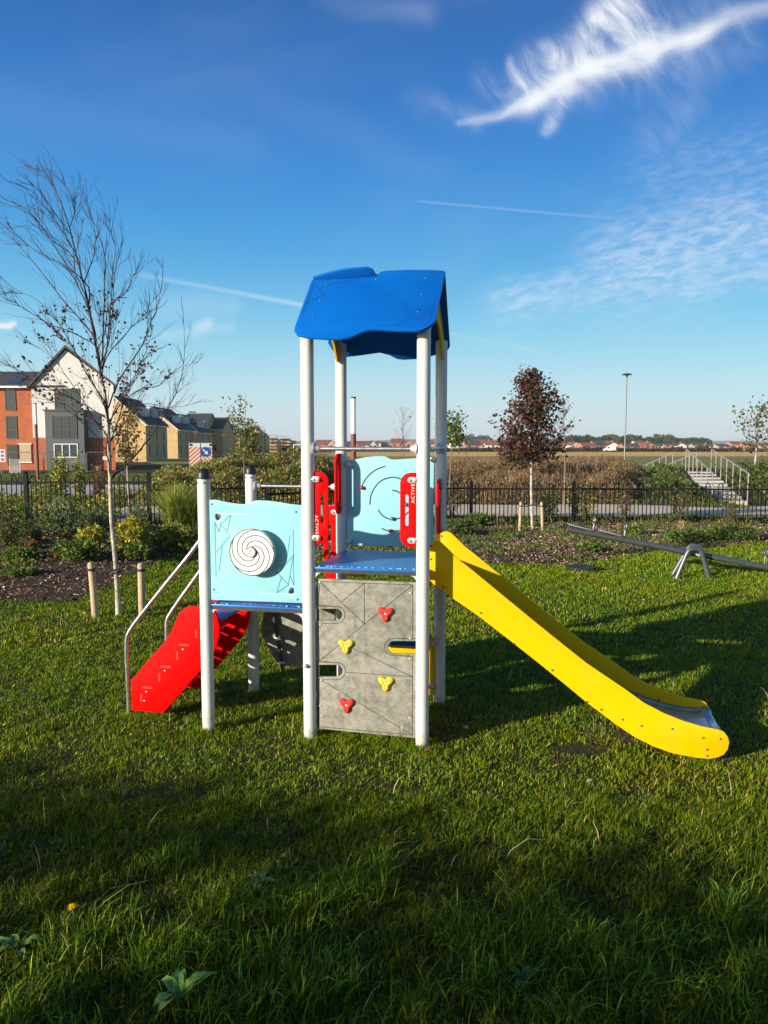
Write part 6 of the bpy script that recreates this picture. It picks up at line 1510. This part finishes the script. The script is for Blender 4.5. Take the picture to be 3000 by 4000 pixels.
def kerb_posts():
    for i, (x, y) in enumerate(((545, 1080), (797, 1080))):
        u, v = z5(x, 1125); X, Yy = G(u, v); z = float(terr(X, Yy)); H = wy(u, z5(0, y)[1], Yy)[1] - z
        o = empty('wooden_bollard', (X, Yy, z), 0, ['squat pale wooden bollard on the verge below the grey bay', 'squat pale wooden bollard on the verge just left of the birch trunk'][i], 'bollard', 'wooden bollards along the far verge')
        mb = MB(); mb.box((-.16, -.16, -.1), (.16, .16, H)); mb.build('shaft', M['wood'], o, bevel=.02)
        mb = MB(); mb.box((-.165, -.165, H - .3), (.165, .165, H - .22)); mb.build('band', M['black'], o)
kerb_posts()

# ------------------------------------------------------------------ far village
M['vred'] = brick('village_red_brick', (.46, .15, .08), (.38, .12, .07), (.4, .3, .22), 3); M['vcream'] = paint('village_cream_render', (.72, .64, .52), .9, var=.1, vscale=.5); M['vpink'] = paint('village_pale_brick', (.5, .33, .24), .9, var=.1, vscale=.5)
def village():
    wl = {'r': M['vred'], 'c': M['vcream'], 'p': M['vpink']}; rf = {'r': M['pantile'], 'g': M['slate'], 'b': M['brtile']}
    nw = {'r': 'orange brick', 'c': 'cream walled', 'p': 'pale brick'}; nr = {'r': 'red', 'g': 'dark grey', 'b': 'brown'}
    ztb = lambda x: zt(x, 0)[0]; z16 = lambda x: 1600 + x / 2.37; z22 = lambda x: 2200 + x / 2.074
    H = [(1135, 44, 1722, 1745, 'p', 'b', 'x'), (ztb(25), 62, 1719, 1738, 'r', 'r', 'x'), (ztb(110), 40, 1718, 1740, 'p', 'g', 'y'), (ztb(290), 30, 1726, 1740, 'p', 'b', 'x'), (ztb(430), 58, 1723, 1739, 'r', 'r', 'x'), (ztb(505), 34, 1722, 1740, 'c', 'g', 'y'),
         (ztb(565), 36, 1724, 1739, 'r', 'b', 'y'), (ztb(625), 26, 1727, 1741, 'p', 'g', 'x'), (ztb(690), 46, 1726, 1741, 'r', 'b', 'y'), (ztb(745), 50, 1714, 1731, 'r', 'r', 'x'), (ztb(850), 50, 1719, 1734, 'r', 'g', 'y'),
         (z16(215), 44, 1720, 1736, 'p', 'r', 'x'), (z16(350), 34, 1730, 1740, 'c', 'b', 'y'), (z16(440), 40, 1728, 1741, 'c', 'g', 'x'), (z16(505), 44, 1722, 1735, 'c', 'r', 'y'), (z16(590), 62, 1722, 1738, 'r', 'g', 'x'), (z16(650), 40, 1718, 1732, 'r', 'r', 'x'), (z16(700), 30, 1725, 1740, 'c', 'b', 'y'),
         (z16(775), 58, 1722, 1739, 'c', 'r', 'x'), (z16(860), 40, 1722, 1738, 'r', 'r', 'x'), (z16(980), 54, 1723, 1738, 'p', 'b', 'x'), (z16(1090), 50, 1721, 1738, 'r', 'r', 'y'), (z16(1210), 54, 1723, 1739, 'c', 'r', 'x'), (z16(1330), 46, 1722, 1738, 'r', 'g', 'x'), (z16(1395), 44, 1724, 1739, 'r', 'r', 'y'),
         (z22(105), 46, 1727, 1740, 'c', 'r', 'y'), (z22(210), 50, 1730, 1743, 'r', 'r', 'x'), (z22(262), 22, 1732, 1745, 'r', 'r', 'y'), (z22(310), 50, 1722, 1739, 'r', 'g', 'x'), (z22(375), 30, 1722, 1734, 'r', 'r', 'x'), (z22(410), 54, 1728, 1743, 'c', 'g', 'y'), (z22(560), 66, 1732, 1744, 'r', 'g', 'x'),
         (z22(625), 36, 1722, 1733, 'c', 'r', 'x'), (z22(710), 44, 1728, 1743, 'r', 'r', 'y'), (z22(785), 44, 1733, 1743, 'c', 'g', 'x'), (z22(870), 40, 1732, 1740, 'r', 'b', 'x'), (z22(960), 36, 1732, 1742, 'c', 'g', 'y'), (z22(1022), 30, 1733, 1743, 'c', 'g', 'y'),
         (z22(1110), 52, 1731, 1740, 'p', 'b', 'x'), (z22(1190), 28, 1736, 1743, 'p', 'b', 'x'), (z22(1245), 30, 1734, 1742, 'r', 'g', 'y'), (z22(1310), 50, 1735, 1744, 'p', 'g', 'x'), (z22(1410), 46, 1726, 1734, 'r', 'r', 'x'), (z22(1465), 28, 1730, 1741, 'c', 'r', 'y'), (z22(1545), 40, 1732, 1742, 'r', 'r', 'x'), (z22(1640), 44, 1732, 1742, 'p', 'b', 'x'), (z22(1740), 44, 1730, 1741, 'r', 'r', 'x')]
    where = ['left of the tower', 'beside the left tower post', 'just right of the left tower post', 'behind the column light', 'right of the column light', 'in the middle of the tower opening', 'left of the leafless tree seen in the tower', 'near the leafless tree', 'left below the leafless tree', 'behind the leafless tree', 'at the right post inside the tower',
             'between the two right tower posts', 'behind the green sapling right of the tower', 'right of that sapling trunk', 'with arched gable between sapling and maple', 'long one between sapling and maple', 'high roofed between sapling and maple', 'near the left side of the maple crown', 'touching the left side of the maple crown', 'behind the left of the maple crown', 'behind the middle left of the maple crown', 'behind the maple trunk', 'behind the middle right of the maple crown', 'at the right of the maple crown', 'left of the bare brown trunked tree',
             'first right of the bare brown trunked tree', 'second right of the bare tree', 'tiny one between bare tree and street lamp', 'broad one left of the white van', 'set back behind the white van', 'just left of the tall street lamp', 'long one right of the tall lamp', 'high one right of lamp', 'gabled one in the middle between lamp and steps', 'low one left of the steps railings', 'plain one above the first railings',
             'left of the twin white gables', 'right of the twin white gables', 'behind the round green bush', 'small one right of the round bush', 'gabled one above the right railing', 'wide low one right of the railings', 'largest near the right sapling', 'left of the right sapling trunk', 'behind the right sapling trunk', 'right of the right sapling', 'at the right edge of the photo']
    rng = np.random.default_rng(9)
    for i, (u, wp, vr, ve, w_, r_, rd) in enumerate(H):
        Y = 440 + (i * 37 % 60); x, zr = wy(u, vr, Y); ze = wy(u, ve, Y)[1]; zb = float(terr(x, Y)) - .6; w = wp / F_PX * Y
        wins = [(-w * .25, (ze - zb) * .55, 1.3, 1.2), (w * .25, (ze - zb) * .55, 1.3, 1.2)] if i % 2 else [(0, (ze - zb) * .5, 1.4, 1.2), (-w * .3, .9, 1.2, 1.2)]
        gable_house('village_house', 'far %s house with %s roof, %s' % (nw[w_], nr[r_], where[i] if i < len(where) else ''), x, Y, zb, w, 9 + (i % 3), ze - zb, zr - zb, wl[w_], rf[r_], rot=rng.uniform(-.25, .25), ridge=rd, wins=wins, trim=False, chimney=(i % 3 == 0), group='far village houses along the horizon', cat='house')
village()
def far_hedge(): 
    def fn(n, rng):
        x = rng.uniform(-70, 230, n); y = rng.uniform(270, 275, n); h = 1.1 + .25 * wob(x, y, .12, 1) + .3 * wob(x, y, .5, 2)
        return np.stack([x, y, terr(x, y) + h * rng.uniform(0, 1, n) ** .6], 1)
    mass('field_hedge', 'low dark hedge line between the golden field and the far houses', 'hedge', 26000, fn, [(.09, .05, .03), (.05, .05, .02), (.11, .07, .04)], .55, aspect=.8, seed=9)
far_hedge()
def far_tree(name, label, u, Y, vt, wp, cols, seed, n=1500, sz=1.0, grp='far trees behind the village'):
    rng = np.random.default_rng(300 + seed); x, zt = wy(u, vt, Y); z = float(terr(x, Y)) - .5; H = zt - z; w = wp / F_PX * Y
    o = empty(name, (x, Y, z), 0, label, 'tree', grp)
    mb = MB(); mb.tube([(0, 0, 0), (0, 0, H * .55)], [.35, .2], 6); mb.build('trunk', M['bark'], o)
    c = rng.normal(size=(n, 3)); c /= np.linalg.norm(c, axis=1)[:, None]; nl = 7; L_ = rng.normal(0, .33, (nl, 3)); L_[:, 2] *= .6
    i = rng.integers(0, nl, n); r = rng.uniform(.35, 1, n)[:, None] ** .5 * rng.uniform(.45, .65, nl)[i][:, None]
    q = (L_[i] + c * r); P_ = np.stack([q[:, 0] * w * .58, q[:, 1] * w * .45, H * .62 + q[:, 2] * H * .42], 1); P_[:, 2] = np.clip(P_[:, 2], .5, H)
    link('crown', leaves('crown', P_, rng.uniform(.6, 1.3, n) * sz, palette(n, cols, None, .22, rng), aspect=.9, rng=rng), M['leaf'], o, 0)
def trees_far():
    G1 = [(.05, .085, .02), (.07, .11, .025), (.04, .06, .02)]; G2 = [(.11, .13, .025), (.14, .14, .03), (.08, .1, .02)]
    z22 = lambda x: 2200 + x / 2.074
    T_ = [(z22(50), 1700, 44, 0), (z22(110), 1697, 50, 0), (z22(170), 1696, 50, 0), (z22(230), 1697, 44, 1), (z22(290), 1700, 44, 0), (z22(345), 1697, 50, 0), (z22(400), 1694, 52, 1), (z22(445), 1697, 50, 1), (z22(540), 1696, 54, 0), (z22(600), 1700, 50, 0), (z22(665), 1712, 30, 0),
          (z22(720), 1702, 46, 0), (z22(770), 1694, 52, 1), (z22(825), 1693, 56, 1), (z22(870), 1702, 38, 1), (z22(935), 1710, 46, 0), (z22(985), 1716, 30, 0), (z22(1050), 1705, 52, 0), (z22(1090), 1712, 32, 0), (z22(1140), 1710, 38, 0), (z22(1190), 1722, 14, 0)]
    for i, (u, v, w, k) in enumerate(T_):
        far_tree('broadleaf_tree', ['dark green', 'yellowing green'][k] + ' far tree, number %s' % i if False else ['dark green', 'yellow green'][k] + ' tree in the belt behind the village, ' + ['at the bare tree', 'just right of the bare tree', 'third from the bare tree', 'fourth from the bare tree', 'above the brick gable', 'above the white van', 'left of the street lamp', 'touching the street lamp', 'right of the street lamp', 'second right of the street lamp', 'small in the dip', 'left of the highest crown', 'highest crown of the belt', 'beside the highest crown', 'right slope of the highest clump', 'low after the highest clump', 'small low one above the railings', 'round dome right of the railings', 'small one beside the round dome', 'last round crown of the belt', 'tiny pointed one ending the belt'][i],
                 u, 520 + (i * 17 % 30), v, w * 1.15, [G1, G2][k], i)
    for i, u in enumerate((1718, 1800, 1835, 1870, 1900, 2030, 2110)):
        far_tree('broadleaf_tree', 'hazy green tree behind the houses, ' + ['behind the green sapling', 'first right of the sapling', 'second right of the sapling', 'third right of the sapling', 'fourth right of the sapling', 'hidden behind the left of the maple', 'hidden behind the right of the maple'][i], u, 640, [1700, 1699, 1697, 1701, 1700, 1706, 1700][i], 46, [(.08, .11, .06), (.1, .12, .06)], 40 + i, grp='hazy trees behind the houses')
    far_tree('round_bush', 'round green bush in front of the far houses above the railings', z22(1130), 420, 1740, 42, G1, 60, 500, .8)
trees_far()
tag(link('distant_ridge', from_arrays('distant_ridge', np.array([(x, 2300 + (k * 130), -2 if k == 0 else 14 + 4 * sin(x * .004) + 2 * sin(x * .013)) for k in (0, 1) for x in np.linspace(-1500, 1700, 60)]), [(i, i + 1, i + 61, i + 60) for i in range(59)]), paint('ridge', (.12, .14, .13), .9), None, 180), kind='structure')
def van():
    Y = 262; x, zt = wy(2380, 1755, Y); zb = float(terr(x, Y)) + .05; o = empty('white_van', (x, Y, zb), 0, 'small white van driving beyond the golden field left of the street lamp', 'van')
    mb = MB(); mb.poly_prism([(-1.9, .45), (2.1, .45), (2.1, 2.0), (-.6, 2.0), (-1.15, 1.25), (-1.9, 1.05)], lambda p, t: (p[0], t, p[1]), -.85, .85); mb.build('body', M['vwhite'], o, bevel=.06)
    mb = MB(); mb.box((-.85, -.87, 1.25), (-.2, .87, 1.75)); mb.build('window', M['glass'], o)
    for xx in (-1.25, 1.4):
        for yy in (-.85, .85): mb = MB(); mb.lathe([(.36, -.1), (.36, .1)], (xx, yy, .36), (0, 1, 0), 16); mb.build('wheel', M['rubber'], o)
van()

# ------------------------------------------------------------------ small things on the lawn
def small():
    x, y = G(285, 3640); z = float(terr(x, y)); o = empty('dandelion', (x, y, z), 0, 'single yellow dandelion flower in the shaded lawn at the lower left', 'flower')
    mb = MB(); mb.tube([(0, 0, 0), (.004, 0, .05), (.002, 0, .082)], .0016, 5); mb.build('stem', paint('green_stem', (.12, .2, .05), .6), o)
    P_ = np.zeros((70, 3)) + np.array([0, 0, .083]); d = RNG.normal(size=(70, 3)); d[:, 2] = np.abs(d[:, 2]) * .8 + .1
    link('petals', leaves('petals', P_, .017, palette(70, [(.95, .66, .0)], None, .08), aspect=.3, up=.2, dirs=d), M['leaf'], o, 0)
    for i, (u, v, lb, sc) in enumerate(((700, 3930, 'broad green dock leaves lying in the grass near the bottom edge', .8), (1010, 3480, 'broad leafed weed rosette in the shaded lawn at the bottom middle', .55), (70, 3740, 'rosette of mottled weed leaves near the left edge', .6), (2050, 3860, 'low weed rosette between the grass tufts at the bottom right', .5))):
        x, y = G(u, v); o = empty('broadleaf_weed', (x, y, float(terr(x, y))), 0, lb, 'weed'); mb = MB(); rng = np.random.default_rng(20 + i)
        for k in range(7):
            a = rng.uniform(0, 2 * pi); L_ = .13 * sc * rng.uniform(.7, 1.15); rows = []
            for j, t in enumerate(np.linspace(0, 1, 7)):
                w = .022 * sc * sin(pi * min(t * .92 + .06, 1)) ** .7; c = np.array([cos(a), sin(a), 0]) * L_ * t + np.array([0, 0, .015 + .055 * sc * sin(pi * t * .75)]); s = np.array([-sin(a), cos(a), 0]) * w
                wv = .004 * sc * sin(t * 14 + k); rows += [tuple(c - s + np.array([0, 0, .006 + wv])), tuple(c), tuple(c + s + np.array([0, 0, .006 - wv]))]
            fs = [];
            for j in range(6):
                for q in (0, 1): b_ = j * 3 + q; fs.append((b_, b_ + 1, b_ + 4, b_ + 3))
            mb.add(rows, fs)
        mb.build('leaves', paint('weed_leaf_%d' % i, (.17, .3, .04) if i in (0,) else (.1, .19, .03), .5, var=.25, vscale=40), o, 60)
    x, y = G(*z8(148, 1722)); mb = MB(); mb.lathe([(.19, -.01), (.20, .012), (.185, .03), (.17, .028), (.12, .03), (.01, .031)], (0, 0, 0), n=32)
    o = mb.build('drain_cover', M['rubber'], None); o.location = (x, y, float(terr(x, y)) + .03); tag(o, 'round black cover lying in the lawn right of the yellow slide', 'cover')
    # worn matting under the end of the slide
    x, y = G(*z4(1110, 1190)); mb = MB(); o = empty('grass_mat', (x, y, float(terr(x, y))), -PH, 'brown rubber honeycomb mat worn bare beneath the slide', 'rubber mat')
    for i in range(13):
        for j in range(6):
            cx, cy = -.26 + i * .042, -.1 + j * .042 + (i % 2) * .021; n = 8
            mb.tube([(cx + .018 * cos(t), cy + .018 * sin(t), .012) for t in np.linspace(0, 2 * pi, 9)], .003, 4, cap=False)
    mb.build('ring_grid', paint('muddy_rubber', (.06, .035, .025), .9), o)
small()
def litter():
    n = 420; x = RNG.uniform(-5, 6, n); y = RNG.uniform(1.8, 11, n); k = ~in_poly(x, y, BED); x, y = x[k], y[k]; n = len(x)
    d = RNG.normal(size=(n, 3)); d[:, 2] *= .2
    me = leaves('fallen_leaves', np.stack([x, y, terr(x, y) + .022], 1), RNG.uniform(.018, .04, n), palette(n, [(.3, .17, .07), (.4, .3, .1), (.16, .08, .05), (.5, .42, .25)], None, .2), aspect=.7, up=0, dirs=d)
    tag(link('fallen_leaves', me, M['dry'], None, 0), 'small dry leaves scattered over the lawn', 'fallen leaves', kind='stuff')
    cx = RNG.uniform(-3, 3.2, 90); cy = RNG.uniform(1.7, 7.5, 90); m = 60
    x = np.repeat(cx, m) + RNG.normal(0, .07, 90 * m); y = np.repeat(cy, m) + RNG.normal(0, .05, 90 * m); n = len(x); k = ~in_poly(x, y, BED)
    P_ = np.stack([x, y, terr(x, y) + RNG.uniform(.012, .034, n)], 1)[k]; d = RNG.normal(size=(len(P_), 3)); d[:, 2] *= .3
    me = leaves('clover', P_, RNG.uniform(.009, .017, len(P_)), palette(len(P_), [(.09, .2, .03), (.13, .25, .04), (.06, .15, .03)], None, .2), aspect=.95, up=.1, dirs=d)
    tag(link('clover', me, M['leaf'], None, 0), 'patches of small round clover leaves in the lawn', 'clover', kind='stuff')
litter()

# ------------------------------------------------------------------ behind the viewer: unseen tree screen added to shape the near lawn's shade
def shade_screen():
    sx, sy = -sin(SUN_AZ), -cos(SUN_AZ); tn = tan(SUN_EL)
    A_ = [G(*p) for p in ((-400, 2880), (0, 2950), (350, 2975), (700, 3010), (1050, 3070), (1500, 3118), (1750, 3190), (2000, 3250), (2500, 3330), (3000, 3380), (3500, 3430), (4600, 3560))]
    D = 9.0; H0 = D * tn + .03
    tops = [(x + sx * D, y + sy * D) for x, y in A_]
    o = empty('shade_caster_screen', (tops[4][0], tops[4][1], 0), 0, 'unseen screen of leafy trees added behind the viewer to shade the near lawn', 'added shade screen'); off = np.array([tops[4][0], tops[4][1], 0])
    rng = np.random.default_rng(55); P_ = []
    # arc length parameter
    T_ = np.array(tops); seg = np.r_[0, np.cumsum(np.hypot(*np.diff(T_, axis=0).T))]
    n = 26000; s = rng.uniform(0, seg[-1], n); x = np.interp(s, seg, T_[:, 0]); y = np.interp(s, seg, T_[:, 1])
    top = H0 - .06 * np.abs(np.sin(s * 3.1)) - .05 * np.abs(np.sin(s * 7.7 + 1)); dp = rng.uniform(0, 1, n) ** .8 * 1.5
    f = s / seg[-1]
    # dappled gaps low down on the left side of the screen
    xb = x - sx * D
    gap = ((xb > -1.4) & (xb < .95) & (dp > .22) & (dp < 1.3) & (wob(s * 1.5, dp * 6, 1.0, 3) > -.1)) | ((xb >= .95) & (dp > .26) & (wob(s * 2.0, dp * 8, 1.3, 9) > .45))
    thin = dp < .05 * rng.uniform(0, 1, n)
    k = ~gap & ~thin; P_ = np.stack([x + rng.normal(0, .05, n), y + rng.normal(0, .05, n), top - dp], 1)[k] - off
    link('foliage', leaves('foliage', P_, rng.uniform(.04, .085, len(P_)), palette(len(P_), GRN, None, .2, rng), aspect=.8, rng=rng), M['leaf'], o, 0)
    for q in np.linspace(0, seg[-1], 5):
        xx, yy = np.interp(q, seg, T_[:, 0]) - off[0], np.interp(q, seg, T_[:, 1]) - off[1]; mb = MB(); mb.tube([(xx, yy, -.1), (xx, yy, H0 - .3)], [.05, .03], 8); mb.build('trunk', M['bark'], o)
shade_screen()

# ------------------------------------------------------------------ thin morning haze over the far fields
def haze():
    mb = MB(); mb.box((-2590, -2590, -4), (2590, 4090, 16)); me_o = mb.build('haze', None, None, 0)
    m = bpy.data.materials.new('haze_air'); m.use_nodes = True; nt = m.node_tree; nt.nodes.clear()
    o = nt.nodes.new('ShaderNodeOutputMaterial'); v = nt.nodes.new('ShaderNodeVolumePrincipled'); v.inputs['Density'].default_value = .0002
    v.inputs['Color'].default_value = (.8, .88, .95, 1); nt.links.new(v.outputs[0], o.inputs['Volume']); me_o.data.materials.append(m); tag(me_o, kind='stuff')
haze()
